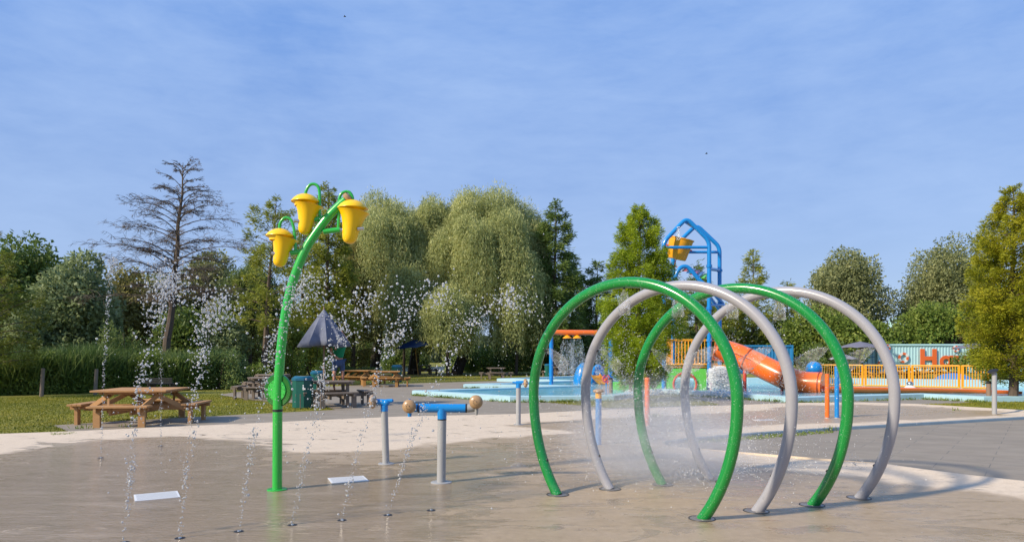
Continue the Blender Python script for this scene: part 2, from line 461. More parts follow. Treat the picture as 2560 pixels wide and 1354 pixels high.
def willow(px, Y, top, hw, m, label, n=1500,  zlow=1.2, trunk=.45, lean=0, leaf_s=.25, name='weeping_willow'):
    x, y, h = px_tree(px, Y, top); R = hw*Y/F; n = int(n*2.0); zlow *= 1.0
    r = tree_root(name, label, x+lean, y); mb = MB()
    fork = Vector((x+lean*.3, y, h*.32))
    limb(mb, (x+lean, y, -.1), fork, trunk, trunk*.75, .1, 10, 6)
    lobes = []
    nl = 22
    for i in range(nl):
        az = i*2.4+.6; q = math.sqrt((i+.5)/nl)*.86
        lobes.append((x+math.cos(az)*R*q, y+math.sin(az)*R*q, h*random.uniform(.78, .94)-h*.30*q**3, R*random.uniform(.18, .36)))
    for l in lobes: limb(mb, fork, (l[0], l[1], l[2]-l[3]*.5), trunk*.4, .04, .2, 7, 6)
    mb.build('trunk', BARKD, r)
    PP = []; DD = []; LL = []
    lob = np.array(lobes); k = RG.integers(0, nl, n)
    d = nrm(RG.normal(size=(n, 3))); d[:, 2] = np.abs(d[:, 2])*1.0
    S = lob[k, :3]+d*lob[k, 3][:, None]
    S[:, 2] -= .1
    rel = S[:, :2]-np.array([x, y]); out = rel/np.maximum(np.linalg.norm(rel, axis=1, keepdims=True), .01)
    length = RG.uniform(.15, 1.0, n)*(S[:, 2]-zlow)*RG.uniform(.55, 1.05, nl)[k]
    step = leaf_s*.62
    for i in range(n):
        ns = max(3, int(length[i]/step)); t = np.arange(ns)*step
        sway = .34*(1-np.exp(-t/1.2)) * (1+1.1*math.sin(i))
        p = np.empty((ns, 3)); p[:, 0] = S[i, 0]+out[i, 0]*sway+.05*np.sin(t*2+i); p[:, 1] = S[i, 1]+out[i, 1]*sway; p[:, 2] = S[i, 2]-t+.22*np.exp(-t*1.5)
        p = np.repeat(p, 2, 0)+RG.normal(size=(ns*2, 3))*.12
        PP.append(p); q = RG.normal(size=(ns*2, 3))*.55; q[:, 2] -= 1.0; DD.append(q)
    P = np.concatenate(PP); D = np.concatenate(DD); P = P[P[:, 2] > .4]; D = D[:len(P)]
    kk = RG.integers(0, nl, n); dd = nrm(RG.normal(size=(n, 3))*np.array([.5, .5, .3])+np.array([0, 0, .9])); qq = RG.uniform(.7, 1.35, n)
    P2 = lob[kk, :3]+dd*(lob[kk, 3]*qq)[:, None]; P = np.concatenate([P, P2]); D = np.concatenate([D, dd+RG.normal(size=(n, 3))*.7])
    V, Fc = leaf_quads(P, D, RG.uniform(.7, 1.4, len(P))*leaf_s, RG.uniform(.14, .26, len(P))*leaf_s)
    mesh_obj('crown', V, Fc, m, r); return r

def bush(px, Y, top, hw, m, label, n=3500, leaf_s=.2, cat='bush', name='bush'):
    x, y, h = px_tree(px, Y, top); rx = hw*Y/F
    r = thing(name, label, cat, (x, y, 0)); mb = MB()
    for i in range(7):
        a = i*.9; limb(mb, (x+math.cos(a)*.1, y+math.sin(a)*.1, 0), (x+math.cos(a)*rx*.6, y+math.sin(a)*rx*.5, h*.75), .03, .008, .2)
    mb.build('stem', BARK, r)
    C = [(x+random.uniform(-.75, .75)*rx, y+random.uniform(-.5, .5)*rx, h*random.uniform(.15, .74)) for i in range(26)]
    C = np.array(C); k = RG.integers(0, 26, n); d = nrm(RG.normal(size=(n, 3)))
    edge = 1-((C[k, 0]-x)/rx)**2*.5; P = C[k]*1.0; P[:, 2] *= edge
    P = P+d*np.array([rx*.26, rx*.26, h*.27])*RG.uniform(.4, 1, n)[:, None]; P = P[P[:, 2] > .02]; n = len(P)
    V, Fc = leaf_quads(P, d[:n]+RG.normal(size=(n, 3))*.8+np.array([0, 0, .3]), RG.uniform(.6, 1.4, n)*leaf_s, RG.uniform(.25, .5, n)*leaf_s)
    mesh_obj('foliage', V, Fc, m, r); return r

# ------------------------------------------------------------------ world and sun
SUN_AZ = math.radians(31); SUN_EL = math.radians(33)      # shadows fall towards (cos az, sin az)
ldir = Vector((math.cos(SUN_AZ)*math.cos(SUN_EL), math.sin(SUN_AZ)*math.cos(SUN_EL), -math.sin(SUN_EL)))
wd = bpy.data.worlds.new('World'); scene.world = wd; wd.use_nodes = True
t = NT(wd.node_tree); t.n.clear()
sky = t.add('ShaderNodeTexSky', sky_type='NISHITA'); sky.sun_disc = False
sky.sun_elevation = SUN_EL; sky.sun_rotation = math.atan2(-ldir.x, -ldir.y)
sky.air_density = 1.0; sky.dust_density = .35; sky.ozone_density = 3.2
v = t.coord('Generated', (1.0, 1.0, 2.2), (0, .25, .3))
c1 = t.noise(2.1, 9, .56, v, .5); v2 = t.coord('Generated', (1.0, 1.6, 4.0), (.1, .3, 0)); c2 = t.noise(9, 8, .62, v2, .2)
cl = t.math('ADD', t.math('MULTIPLY', c1, .6), t.math('MULTIPLY', c2, .4))
gz_ = t.add('ShaderNodeSeparateXYZ'); t.link(t.coord('Generated'), gz_.inputs[0])
K = .80/.12
sc3 = lambda r, g, b: (r*K, g*K, b*K)
grad = t.add('ShaderNodeMix', data_type='RGBA')
ff_ = t.ramp(t.math('ADD', gz_.outputs[2], t.math('MULTIPLY', t.math('SUBTRACT', cl, .5), .0)), [(.0, (0, 0, 0)), (.12, (.35, .35, .35)), (.42, (1, 1, 1))])
t.link(ff_, grad.inputs[0]); grad.inputs[6].default_value = (*sc3(.30, .375, .53), 1); grad.inputs[7].default_value = (*sc3(.14, .275, .61), 1)
base_ = t.mix(.85, sky.outputs[0], grad.outputs[2])
cf = t.ramp(cl, [(.38, (.06, .06, .06)), (.50, (.30, .30, .30)), (.66, (.58, .58, .58))])
hv = t.add('ShaderNodeHueSaturation', in_Hue=.5, in_Saturation=1.0, in_Value=1.0); t.link(t.mix(cf, base_, (*sc3(.34, .47, .72), 1)), hv.inputs['Color'])
bg = t.add('ShaderNodeBackground', in_Strength=.12); t.link(hv.outputs[0], bg.inputs[0])
ow = t.add('ShaderNodeOutputWorld'); t.link(bg.outputs[0], ow.inputs[0])
sd = bpy.data.lights.new('sun', 'SUN'); sd.energy = 3.6; sd.angle = math.radians(3.5); sd.color = (1, .86, .66)
so = bpy.data.objects.new('sun', sd); COL.objects.link(so); so.rotation_euler = ldir.to_track_quat('-Z', 'Y').to_euler(); so.location = (-10, -10, 20)
scene.view_settings.view_transform = 'Standard'; scene.view_settings.look = 'None'; scene.view_settings.exposure = 0.72
scene.cycles.use_denoising = True; scene.cycles.caustics_reflective = False; scene.cycles.caustics_refractive = False
scene.cycles.max_bounces = 10; scene.cycles.transparent_max_bounces = 24; scene.cycles.volume_bounces = 1
scene.cycles.volume_step_rate = 2.0; scene.cycles.sample_clamp_indirect = 6

# ------------------------------------------------------------------ ground sheets
def m_grass():
    m, t, out = mat('lawn')
    v = t.coord(); a = t.noise(.55, 5, .6, v); b = t.noise(9, 5, .7, v); c = t.noise(70, 3, .7, v)
    f = t.math('ADD', t.math('MULTIPLY', a, .55), t.math('ADD', t.math('MULTIPLY', b, .3), t.math('MULTIPLY', c, .25)))
    col = t.ramp(f, [(.36, (.08, .10, .01)), (.52, (.19, .185, .018)), (.68, (.33, .30, .04))])
    p = principled(t, out, in_Base_Color=col, in_Roughness=.85); t.link(t.bump(c, .8, .03), p.inputs['Normal']); return m
GRASS = m_grass()
def m_paver():
    m, t, out = mat('grey_paving')
    v = t.coord('Object', (1, 1, 1), (0, 0, math.radians(38)))
    br = t.add('ShaderNodeTexBrick', in_Color1=(.29, .245, .185, 1), in_Color2=(.24, .205, .155, 1), in_Mortar=(.10, .095, .09, 1), in_Scale=1.0, in_Mortar_Size=.007, in_Mortar_Smooth=.2, in_Bias=0.0, in_Brick_Width=1.2, in_Row_Height=.4)
    t.link(v, br.inputs['Vector'])
    a = t.noise(1.2, 6, .65, t.coord('Object', (1, 2.2, 1), (0, 0, .4))); b = t.noise(45, 4, .7, t.coord())
    col = t.mix(t.ramp(a, [(.35, (0, 0, 0)), (.7, (.55, .55, .55))]), br.outputs[0], (.38, .33, .26, 1))
    col = t.mix(t.math('MULTIPLY', b, .35), col, (.12, .115, .11, 1))
    spot = t.ramp(t.noise(7, 2, .5, t.coord('Object', (1, 1, 1), (0, 0, 1))), [(.70, (0, 0, 0)), (.76, (.5, .5, .5))])
    col = t.mix(spot, col, (.07, .065, .05, 1))
    p = principled(t, out, in_Base_Color=col, in_Roughness=.72)
    t.link(t.bump(t.math('ADD', br.outputs['Fac'], t.math('MULTIPLY', b, -.3)), -.4, .006), p.inputs['Normal']); return m
PAVE = m_paver()
def m_pad():
    m, t, out = mat('splash_pad_concrete')
    at = t.add('ShaderNodeAttribute', attribute_name='wet'); fl = t.add('ShaderNodeAttribute', attribute_name='film')
    v = t.coord(); n1 = t.noise(1.3, 6, .6, v, .3); n2 = t.noise(260, 2, .6, v); n3 = t.noise(14, 5, .65, v)
    w = t.math('ADD', at.outputs['Fac'], t.math('MULTIPLY', t.math('SUBTRACT', n1, .5), 1.3), True)
    wf = t.ramp(w, [(.35, (0, 0, 0)), (.65, (1, 1, 1))])
    dry = t.mix(t.ramp(n3, [(.3, (0, 0, 0)), (.75, (1, 1, 1))]), (.66, .545, .41, 1), (.79, .665, .515, 1))
    damp = t.mix(t.ramp(n3, [(.3, (0, 0, 0)), (.75, (1, 1, 1))]), (.395, .297, .185, 1), (.50, .385, .25, 1))
    col = t.mix(wf, dry, damp)
    sp = t.ramp(n2, [(.36, (.72, .72, .72)), (.62, (1.0, 1.0, 1.0))]); col = t.mix(1.0, col, sp, 'MULTIPLY')
    vs = t.coord('Object', (.75, 1.8, 1), (0, 0, .35)); n4 = t.noise(1.3, 6, .6, vs, 2.2)
    f = t.math('ADD', fl.outputs['Fac'], t.math('MULTIPLY', t.math('SUBTRACT', n4, .49), 3.6), True)
    ff = t.ramp(f, [(.30, (0, 0, 0)), (.70, (1, 1, 1))])
    col = t.mix(t.math('MULTIPLY', ff, .62), col, (.25, .19, .12, 1))
    refl_stk = t.noise(2.6, 6, .62, t.coord('Object', (.55, 1.5, 1), (0, 0, .42)), 1.8)  # brown streaks painted into the wet film as reflections of the trees
    sf = t.math('MULTIPLY', t.ramp(refl_stk, [(.50, (0, 0, 0)), (.66, (.6, .6, .6))]), t.math('ADD', fl.outputs['Fac'], .25, True))
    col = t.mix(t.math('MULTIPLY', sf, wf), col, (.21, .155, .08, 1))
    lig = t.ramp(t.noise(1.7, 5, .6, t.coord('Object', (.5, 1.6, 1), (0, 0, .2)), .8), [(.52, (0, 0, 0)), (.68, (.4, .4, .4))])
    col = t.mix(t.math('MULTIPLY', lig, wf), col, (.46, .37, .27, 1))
    rip = t.noise(13, 4, .55, t.coord('Object', (.5, 2.2, 1), (0, 0, .35)), .8)
    rip2 = t.noise(55, 2, .5, t.coord('Object', (1, 2.5, 1), (0, 0, .2)))
    bmp = t.add('ShaderNodeBump', in_Strength=.5, in_Distance=.004, in_Height=n2)
    b2 = t.add('ShaderNodeBump', in_Strength=.55, in_Distance=.014); t.link(t.math('ADD', rip, t.math('MULTIPLY', rip2, .25)), b2.inputs['Height'])
    r = t.mix(ff, t.mix(wf, (.8, .8, .8, 1), (.40, .40, .40, 1)), (.07, .07, .07, 1))
    p = principled(t, out, in_Base_Color=col, in_IOR=1.4); t.link(r, p.inputs['Roughness'])
    nm = t.add('ShaderNodeMix', data_type='VECTOR'); t.link(ff, nm.inputs[0]); t.link(bmp.outputs[0], nm.inputs[4]); t.link(b2.outputs[0], nm.inputs[5])
    t.link(nm.outputs[1], p.inputs['Normal']); return m
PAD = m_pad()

grd = flat('ground', [(-900, -60), (900, -60), (900, 1500), (-900, 1500)], -.02, GRASS, kind='structure')
def m_lake():
    m, t, out = mat('lake_water')
    p = principled(t, out, in_Base_Color=(.03, .05, .05, 1), in_Roughness=.06)
    t.link(t.bump(t.noise(3, 4, .6, t.coord('Object', (1, 3, 1))), .25, .05), p.inputs['Normal']); return m
flat('lake_water', [(-45, 66), (-8, 68), (-4, 100), (-60, 110)], -.008, m_lake(), kind='structure')
pave_px = [(190, 1086), (133, 1063), (300, 1052), (640, 1034), (838, 1024), (800, 1012), (700, 1004), (640, 1001), (545, 986), (640, 973), (880, 963), (1050, 957), (1300, 950), (1600, 945)]
pp = [G(*p) for p in pave_px]
pave = flat('pavement', [(q.x, q.y) for q in pp]+[(30, 46), (40, 30), (40, -8), (-12, -8), (-14, 8)], .004, PAVE, kind='structure')
flat('lawn', [(q.x, q.y) for q in [G(*p) for p in [(1370, 1006), (1530, 1020), (1800, 1012), (1700, 988), (1560, 992)]]], .010, GRASS, kind='structure')
flat('lawn', [(q.x, q.y) for q in [G(*p) for p in [(2278, 1013), (2420, 1023), (2600, 1032), (2800, 1020), (2700, 1004), (2460, 1005)]]], .010, GRASS, kind='structure')

# splash pad: a polar sheet with the damp and filmed areas measured from drawn outlines
edge_px = [(0, 1092), (190, 1085), (420, 1074), (640, 1064), (840, 1054), (1000, 1047), (1300, 1040), (1450, 1032), (1700, 1022), (2000, 1011), (2150, 1010), (2290, 1014), (2560, 1030)]
edge = [G(*p)[:2] for p in edge_px]+[(14.5, 17.6), (13.6, 17.0)]
edge2 = [G(*p)[:2] for p in [(2560, 1047), (2300, 1062), (2080, 1075), (1900, 1087), (1720, 1102), (1655, 1112), (1668, 1124), (1740, 1130), (1900, 1134), (2050, 1146), (2130, 1158), (2300, 1183), (2430, 1200), (2560, 1215)]]
bound = [(-15, 2), (-17, 8), (-15, 12.0)]+[tuple(p) for p in edge]+[tuple(p) for p in edge2]+[(6.6, 6.9), (7.4, 5), (7.5, 1), (4, -4), (-8, -4)]
bx = np.array(bound)
def ray_hit(c, a):
    d = np.array([math.cos(a), math.sin(a)]); best = 1e9
    for i in range(len(bx)):
        p = bx[i]-c; q = bx[(i+1) % len(bx)]-c; e = q-p
        den = d[0]*e[1]-d[1]*e[0]
        if abs(den) < 1e-9: continue
        tt = (p[0]*e[1]-p[1]*e[0])/den; u = (p[0]*d[1]-p[1]*d[0])/den
        if tt > 0 and -1e-6 <= u <= 1+1e-6: best = min(best, tt)
    return best
PC = np.array([1.0, 12.0]); NA = 720; NR = 170
angs = sorted(set([2*PI*i/NA-PI for i in range(NA)]+[math.atan2(*(b-PC)[::-1]) for b in bx]))
NA = len(angs)
rad = np.array([ray_hit(PC, a) for a in angs]); ts = np.linspace(0, 1, NR+1)[1:]
ca = np.cos(angs); sa = np.sin(angs)
XY = np.stack([PC[0]+ts[:, None]*rad*ca, PC[1]+ts[:, None]*rad*sa], -1).reshape(-1, 2)
XY = np.concatenate([XY, PC[None]])
def sdist(P, poly):
    poly = np.asarray(poly, float); n = len(poly); d = np.full(len(P), 1e9); ins = np.zeros(len(P), bool)
    for i in range(n):
        a = poly[i]; b = poly[(i+1) % n]; e = b-a; w = P-a
        u = np.clip((w@e)/(e@e), 0, 1); q = w-u[:, None]*e; d = np.minimum(d, np.hypot(q[:, 0], q[:, 1]))
        c = ((a[1] > P[:, 1]) != (b[1] > P[:, 1])); xx = a[0]+(P[:, 1]-a[1])/(b[1]-a[1]+1e-12)*e[0]; ins ^= c & (P[:, 0] < xx)
    return np.where(ins, d, -d)
wet_px = [(-500, 1145), (0, 1136), (150, 1114), (280, 1099), (450, 1094), (600, 1103), (690, 1126), (800, 1134), (950, 1127), (1100, 1109), (1250, 1094), (1440, 1083), (1380, 1074), (1264, 1064), (1330, 1057), (1450, 1050), (1600, 1041), (1850, 1031), (2000, 1015), (2150, 1013), (2290, 1017), (2500, 1030), (2520, 1040), (2400, 1046), (2130, 1059), (1990, 1061), (1900, 1064), (1750, 1075), (1640, 1085), (1560, 1104), (1585, 1130), (1740, 1155), (1950, 1172), (2130, 1195), (2300, 1219), (2560, 1252), (2900, 1300)]
wet_poly = [tuple(G(*p)[:2]) for p in wet_px]+[(6.0, 1), (3, -5), (-8, -5), (-18, 3), (-16, 9)]
film_px = [(-200, 1180), (0, 1150), (160, 1108), (420, 1096), (640, 1108), (700, 1150), (760, 1170), (950, 1165), (1100, 1135), (1260, 1112), (1330, 1150), (1250, 1195), (1200, 1290), (1150, 1500), (-600, 1500)]
film_poly = [tuple(G(*p)[:2]) for p in film_px]
wet = np.clip(.5+sdist(XY, wet_poly)/.9, 0, 1)
flm = np.clip(.5+sdist(XY, film_poly)/1.6, -.2, 1)
near = np.clip(.40-.0*XY[:, 1], 0, 1)*(sdist(XY, wet_poly) > .9)
flm = np.maximum(flm*1.05-.0, near*.62)
dist_edge = -sdist(XY, bx)
Z = .010+.055*np.exp(-np.abs(dist_edge)/.55)*1.0
V = np.column_stack([XY, Z]); c0 = len(XY)-1
I = np.arange(NR*NA).reshape(NR, NA); J = np.roll(I, -1, 1)
q1 = np.stack([I[:-1], J[:-1], J[1:], I[1:]], -1).reshape(-1, 4); q1 = q1[:, ::-1]
fans = [(c0, int(I[0, k]), int(J[0, k])) for k in range(NA)]
# a skirt closes the rounded rim down to the paving
sk = np.column_stack([XY[I[-1]], np.full(NA, -.02)]); base_i = len(V); V = np.concatenate([V, sk])
skf = [(int(I[-1, k]), base_i+k, base_i+(k+1) % NA, int(J[-1, k])) for k in range(NA)]
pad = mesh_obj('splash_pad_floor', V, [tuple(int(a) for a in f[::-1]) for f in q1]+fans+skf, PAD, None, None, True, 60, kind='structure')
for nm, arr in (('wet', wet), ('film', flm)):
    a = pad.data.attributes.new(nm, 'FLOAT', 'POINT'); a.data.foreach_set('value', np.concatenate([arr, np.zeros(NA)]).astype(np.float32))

# blue edging board along the far side of the paving wedge
mb = MB(); e3 = [Vector((*p, 0)) for p in edge2[:6]]
for a, b in zip(e3[:-1], e3[1:]):
    d = (b-a); mb.box((a+b)/2+Vector((0, -.05, .03)), (d.length+.02, .06, .06), math.atan2(d.y, d.x))
mb.build('kerb', paint('blue_kerb_paint', (.27, .38, .46, 1), .6, 0, .4), None, False, base=tuple(e3[2]), kind='structure')

# grass blades on the lawns near enough to show them
def blades(name, poly, n, h, m, zb=0.0, label=None, wdt=.012):
    P = np.asarray(poly, float); lo = P.min(0); hi = P.max(0)
    X = RG.uniform(lo, hi, (n, 2)); X = X[sdist(X, P) > 0]; n = len(X)
    B = np.column_stack([X, np.full(n, zb)]); D = RG.normal(size=(n, 3))*.45; D[:, 2] = 1; D = nrm(D)
    S = nrm(np.column_stack([RG.normal(size=(n, 2)), np.zeros(n)]))*wdt; L = (h*RG.uniform(.5, 1.3, n))[:, None]
    V = np.stack([B-S, B+S, B+D*L], 1).reshape(-1, 3)
    return mesh_obj(name, V, np.arange(n*3).reshape(n, 3), m, None, None, kind='stuff')
g1 = [G(*p)[:2] for p in [(-200, 1095), (188, 1085), (133, 1062), (300, 1051), (640, 1033), (836, 1023), (800, 1012), (640, 1001), (545, 986), (300, 985), (-200, 1000)]]
blades('grass', g1, 90000, .035, L_GRS)
g2 = [G(*p)[:2] for p in [(1370, 1006), (1530, 1020), (1800, 1012), (1700, 988), (1560, 992)]]
blades('grass', g2, 20000, .05, L_GRS)
g3 = [G(*p)[:2] for p in [(2278, 1013), (2420, 1023), (2600, 1032), (2800, 1020), (2700, 1004), (2460, 1005)]]
blades('grass', g3, 20000, .05, L_GRS)
g4 = [G(*p)[:2] for p in [(2080, 1077), (1900, 1089), (1700, 1105), (1720, 1109), (1900, 1098), (2090, 1081)]]
blades('grass', g4, 5000, .05, L_MID)
g5 = [G(*p)[:2] for p in [(430, 968), (545, 984), (640, 972), (880, 962), (1300, 949), (1500, 944), (1500, 930), (640, 950)]]
blades('grass', g5, 30000, .07, L_GRS, -.02)
blades('grass', [G(*p)[:2] for p in [(185, 1086), (186, 1089), (130, 1092), (120, 1086)]], 800, .07, L_MID)

# ------------------------------------------------------------------ pools
def m_pool():
    m, t, out = mat('pool_water')
    v = t.coord('Object', (1, 2, 1)); n = t.noise(1.6, 5, .6, v, .5); k = t.noise(6, 4, .6, v)
    col = t.ramp(n, [(.3, (.10, .36, .46)), (.6, (.20, .50, .60)), (.8, (.42, .68, .75))])
    p = principled(t, out, in_Base_Color=col, in_Roughness=.08)
    t.link(t.bump(k, .6, .05), p.inputs['Normal']); return m
POOL = m_pool()
gz = lambda px, py: tuple(G(px, py)[:2])
front = [gz(1030, 987), gz(1275, 1004), gz(1460, 1003), gz(1535, 1002), gz(1655, 984), gz(1836, 995), gz(1988, 1007), gz(2138, 1002), gz(2310, 997), gz(2460, 1005), gz(2700, 1004)]
back = [(34, 24), (34, 33), (19, 33.2), (12, 36), (9, 50), gz(1500, 943), gz(1242, 953), gz(1440, 958), gz(1158, 969), gz(1415, 973)]
poolpoly = front+back
flat('pool_water', poolpoly, .11, POOL, kind='structure')
def wall_run(name, pts, wd, h, m, closed=False, z0=-.02, **tags):
    """a low kerb wall following points, mitred, thickness to the inside"""
    P = [Vector((p[0], p[1])) for p in pts]; n = len(P); L = []; R = []
    for i in range(n):
        a = P[i-1] if (i or closed) else None; b = P[(i+1) % n] if (i < n-1 or closed) else None
        d1 = (P[i]-a).normalized() if a is not None else (b-P[i]).normalized()
        d2 = (b-P[i]).normalized() if b is not None else d1
        n1 = Vector((-d1.y, d1.x)); n2 = Vector((-d2.y, d2.x)); m_ = (n1+n2); m_ = m_/max(.25, m_.length_squared/2)*1.0
        mm = m_.normalized()*min(wd*2.6, wd/max(.35, m_.normalized().dot(n1)))
        L.append(P[i]); R.append(P[i]+mm)
    V = []; Fc = []
    for i in range(n):
        V += [(L[i].x, L[i].y, z0), (L[i].x, L[i].y, h-.02), (*(L[i].lerp(R[i], .1)), h), (*(L[i].lerp(R[i], .9)), h), (R[i].x, R[i].y, h-.02), (R[i].x, R[i].y, z0)]
    for i in range(n if closed else n-1):
        j = (i+1) % n
        for k in range(5): Fc.append((i*6+k, i*6+k+1, j*6+k+1, j*6+k))
    if not closed: Fc += [tuple(range(6)), tuple((n-1)*6+k for k in range(6))]
    o = mesh_obj(name, V, Fc, m, None, (*pts[0], 0), False, **tags); return fixn(o)
wall_run('pool_kerb', poolpoly, .42, .19, CURB, True, kind='structure')
# weeds that grow at the foot of the kerb
wp = []
for a, b, dn in ((gz(1030, 988), gz(1275, 1006), 9), (gz(1275, 1006), gz(1535, 1004), 14), (gz(1655, 985), gz(1988, 1008), 14), (gz(1988, 1008), gz(2310, 998), 7), (gz(1158, 970), gz(1400, 974), 6), (gz(2310, 998), gz(2460, 1006), 8)):
    for i in range(dn*3):
        f = random.random(); wp.append((a[0]+(b[0]-a[0])*f, a[1]+(b[1]-a[1])*f-.05))
wp += [gz(2070, 1077), gz(2390, 1027), gz(1640, 1043), gz(205, 1072), (gz(330, 1068))]
PP = []; DD = []
for x, y in wp:
    n = random.randint(10, 40); PP.append(np.column_stack([x+RG.normal(size=n)*.09, y+RG.normal(size=n)*.03, np.zeros(n)])); d = RG.normal(size=(n, 3))*.5; d[:, 2] = 1; DD.append(d)
P = np.concatenate(PP); V, Fc = leaf_quads(P, np.concatenate(DD), RG.uniform(.04, .15, len(P)), .02)
mesh_obj('weeds', V, Fc, L_MID, None, None, kind='stuff')

# ------------------------------------------------------------------ water hoops
M_C = [(1.12, 6.82), (1.73, 7.13), (2.384, 7.397), (3.03, 7.74)]
cdir = Vector((.755, -.656, 0)); HOOPS = []
def hoop_pt(c, a):
    """a = angle, 0 right (near) side, 90 top; below the axis the legs draw in slowly"""
    x = math.cos(a)*1.164; z = 1.085+math.sin(a)*(1.15 if math.sin(a) > 0 else 1.547)
    return Vector((c[0], c[1], 0))+cdir*x+Vector((0, 0, z))
names = ['green water hoop that stands first in the row, nearest the blue T shaped sprayer', 'light grey water hoop standing just behind the front green hoop', 'green water hoop standing between the two grey hoops', 'light grey water hoop at the far end of the row of hoops']
for i, c in enumerate(M_C):
    m = GREEN if i % 2 == 0 else GREY
    r = thing('water_hoop', names[i], 'water hoop', (c[0], c[1], 0), 0, 'row of four water hoops')
    lo = -math.asin(1.085/1.547)
    pts = [hoop_pt(c, lo+(PI-2*lo)*k/96) for k in range(97)]
    MB().tube(pts, .0545, 28).build('tube', m, r)
    for p in (pts[0], pts[-1]):
        b = MB(); b.lathe([(.001, .012), (.105, .012), (.112, .008), (.114, .0)], (p.x, p.y, .006), 32); b.build('base_flange', WETG, r)
        b = MB(); b.lathe([(.114, .008), (.120, .010), (.126, .0)], (p.x, p.y, .006), 32); b.build('seal_ring', BLACK, r)
    for a in (0.45, PI/2, PI-.45, math.radians(-29), math.radians(209)):
        p = hoop_pt(c, a); inn = (Vector((c[0], c[1], 1.085))-p).normalized(); q = p+inn*.052
        b = MB(); b.lathe([(.001, .012), (.012, .012), (.015, .006), (.016, -.01)], q, 12, axis_m(inn)); b.build('nozzle', BLACK, r)
    HOOPS.append(r)

# ------------------------------------------------------------------ flower bucket pole
PY = 7.64; pb = W(693, 1225, PY); base = (pb.x, PY, .01)
fl = thing('bucket_flower_pole', 'tall bent green pole carrying three yellow tipping flower buckets over the wet floor', 'water pole', base)
cp = [(693, 1227), (693.5, 1120), (694, 1026)]
MB().tube([W(*p, PY) for p in cp], .053, 24).build('lower_pole', LGREEN, fl)
b = MB(); b.tube([W(694, 1028, PY), W(694, 1022, PY)], .0548, 24); b.build('joint_ring', BLACK, fl)
cu = [(694, 1024), (695, 985), (698, 930), (703, 870), (709, 815), (717, 765), (729, 715), (746, 665), (766, 620), (790, 582), (817, 546), (842, 520), (864, 500)]
mb = MB(); pth = smooth_path([W(*p, PY) for p in cu], 6); mb.tube(pth, [.053-.006*i/len(pth) for i in range(len(pth))], 24)
mb.build('bent_pole', LGREEN, fl)
mb = MB(); mb.lathe([(.001, .014), (.105, .014), (.11, .01), (.11, 0)], (pb.x, PY, .008), 32); mb.build('base_flange', LGREEN, fl)
# hand wheel
wn = Vector((-math.sin(math.radians(20)), -math.cos(math.radians(20)), 0)); wc = W(696, 975, PY+.02); Mw = axis_m(wn)
mb = MB(); mb.lathe([(.001, -.02), (.175, -.02), (.186, -.008), (.186, .012), (.175, .02), (.108, .02), (.001, .02)], wc, 48, Mw); wh = mb.build('wheel', DGREEN, fl)
mb = MB(); mb.lathe([(.001, .034), (.118, .034), (.122, .028), (.122, .018)], wc, 40, Mw); hb = mb.build('hub_plate', LGREEN, wh)
for k in range(12):
    a = 2*PI*k/12+.1; MB().ball(wc+Mw @ Vector((math.cos(a)*.105, math.sin(a)*.105, .036)), .005, 8).build('bolt', BLACK, wh)
mb = MB(); tipv = (W(864, 500, PY)-W(842, 520, PY)).normalized(); mb.lathe([(.03, -.02), (.052, -.012), (.064, .012), (.058, .035), (.03, .052), (.001, .058)], W(867, 497, PY), 24, axis_m(tipv)); mb.build('spray_head', TAN, fl)
def bucket(cap, bot, piv, arm_a, arm_b, hook, tilt, side, far_pin):
    pc = W(*cap, PY); pbm = W(*bot, PY); h = pc.z-pbm.z
    k = h/.365
    prof = [(.001, -.004), (.028, .0), (.052, .014), (.068, .04), (.076, .08), (.083, .13), (.094, .19), (.110, .245), (.130, .29), (.150, .318), (.157, .325), (.145, .318), (.10, .235), (.06, .08), (.001, .04)]
    T = Matrix.Rotation(tilt, 3, 'Y')
    pv = W(*piv, PY); off = Vector((0, 0, .155*k))
    o = MB().lathe([(r*k, z*k) for r, z in prof], pv-T @ off, 36, T).build('bucket', YELLOW, fl)
    cpf = [(.001, .085), (.05, .080), (.095, .062), (.13, .035), (.156, .004), (.158, -.004), (.14, -.012), (.12, -.026), (.118, -.05), (.112, -.05), (.112, -.01), (.001, .0)]
    MB().lathe([(r*k*.97, z*k) for r, z in cpf], pc, 36).build('cap', YELLOW, fl)
    MB().tube([W(*arm_a, PY), W(*arm_b, PY)], .030, 18).build('arm', LGREEN, fl)
    MB().tube(smooth_path([W(*p, PY) for p in hook], 8), .0165, 12).build('hook', LGREEN, fl)
    for px in (arm_b[0], far_pin):
        q = W(px, arm_b[1] if px == arm_b[0] else piv[1]+1, PY-(.0 if px == arm_b[0] else .05)); d = Vector((.035 if px > piv[0] else -.035, 0, .003))
        mb = MB(); mb.tube([q-d, q+d*.8], .0195, 14); mb.tube([q+d*.8, q+d*.9], .012, 14); mb.build('pivot_pin', STEEL, fl)
bucket((700, 590), (705, 672), (704, 632), (757, 628), (727, 632), [(699, 575), (700, 560), (707, 548), (717, 544), (728, 550), (734, 567), (737, 590), (739, 626)], math.radians(12), 1, 686)
bucket((764, 504), (764, 588), (766, 551), (826, 541), (787, 549), [(763, 492), (765, 478), (773, 464), (784, 460), (795, 466), (799, 482), (799, 510), (799, 540)], math.radians(9), 1, 742)
bucket((882, 521), (879, 612), (878, 570), (809, 579), (850, 574), [(883, 508), (881, 492), (874, 481), (864, 479), (853, 485), (848, 500), (847, 530), (846, 570)], math.radians(9), -1, 902)
ORG[fl.name] = np.array(base)

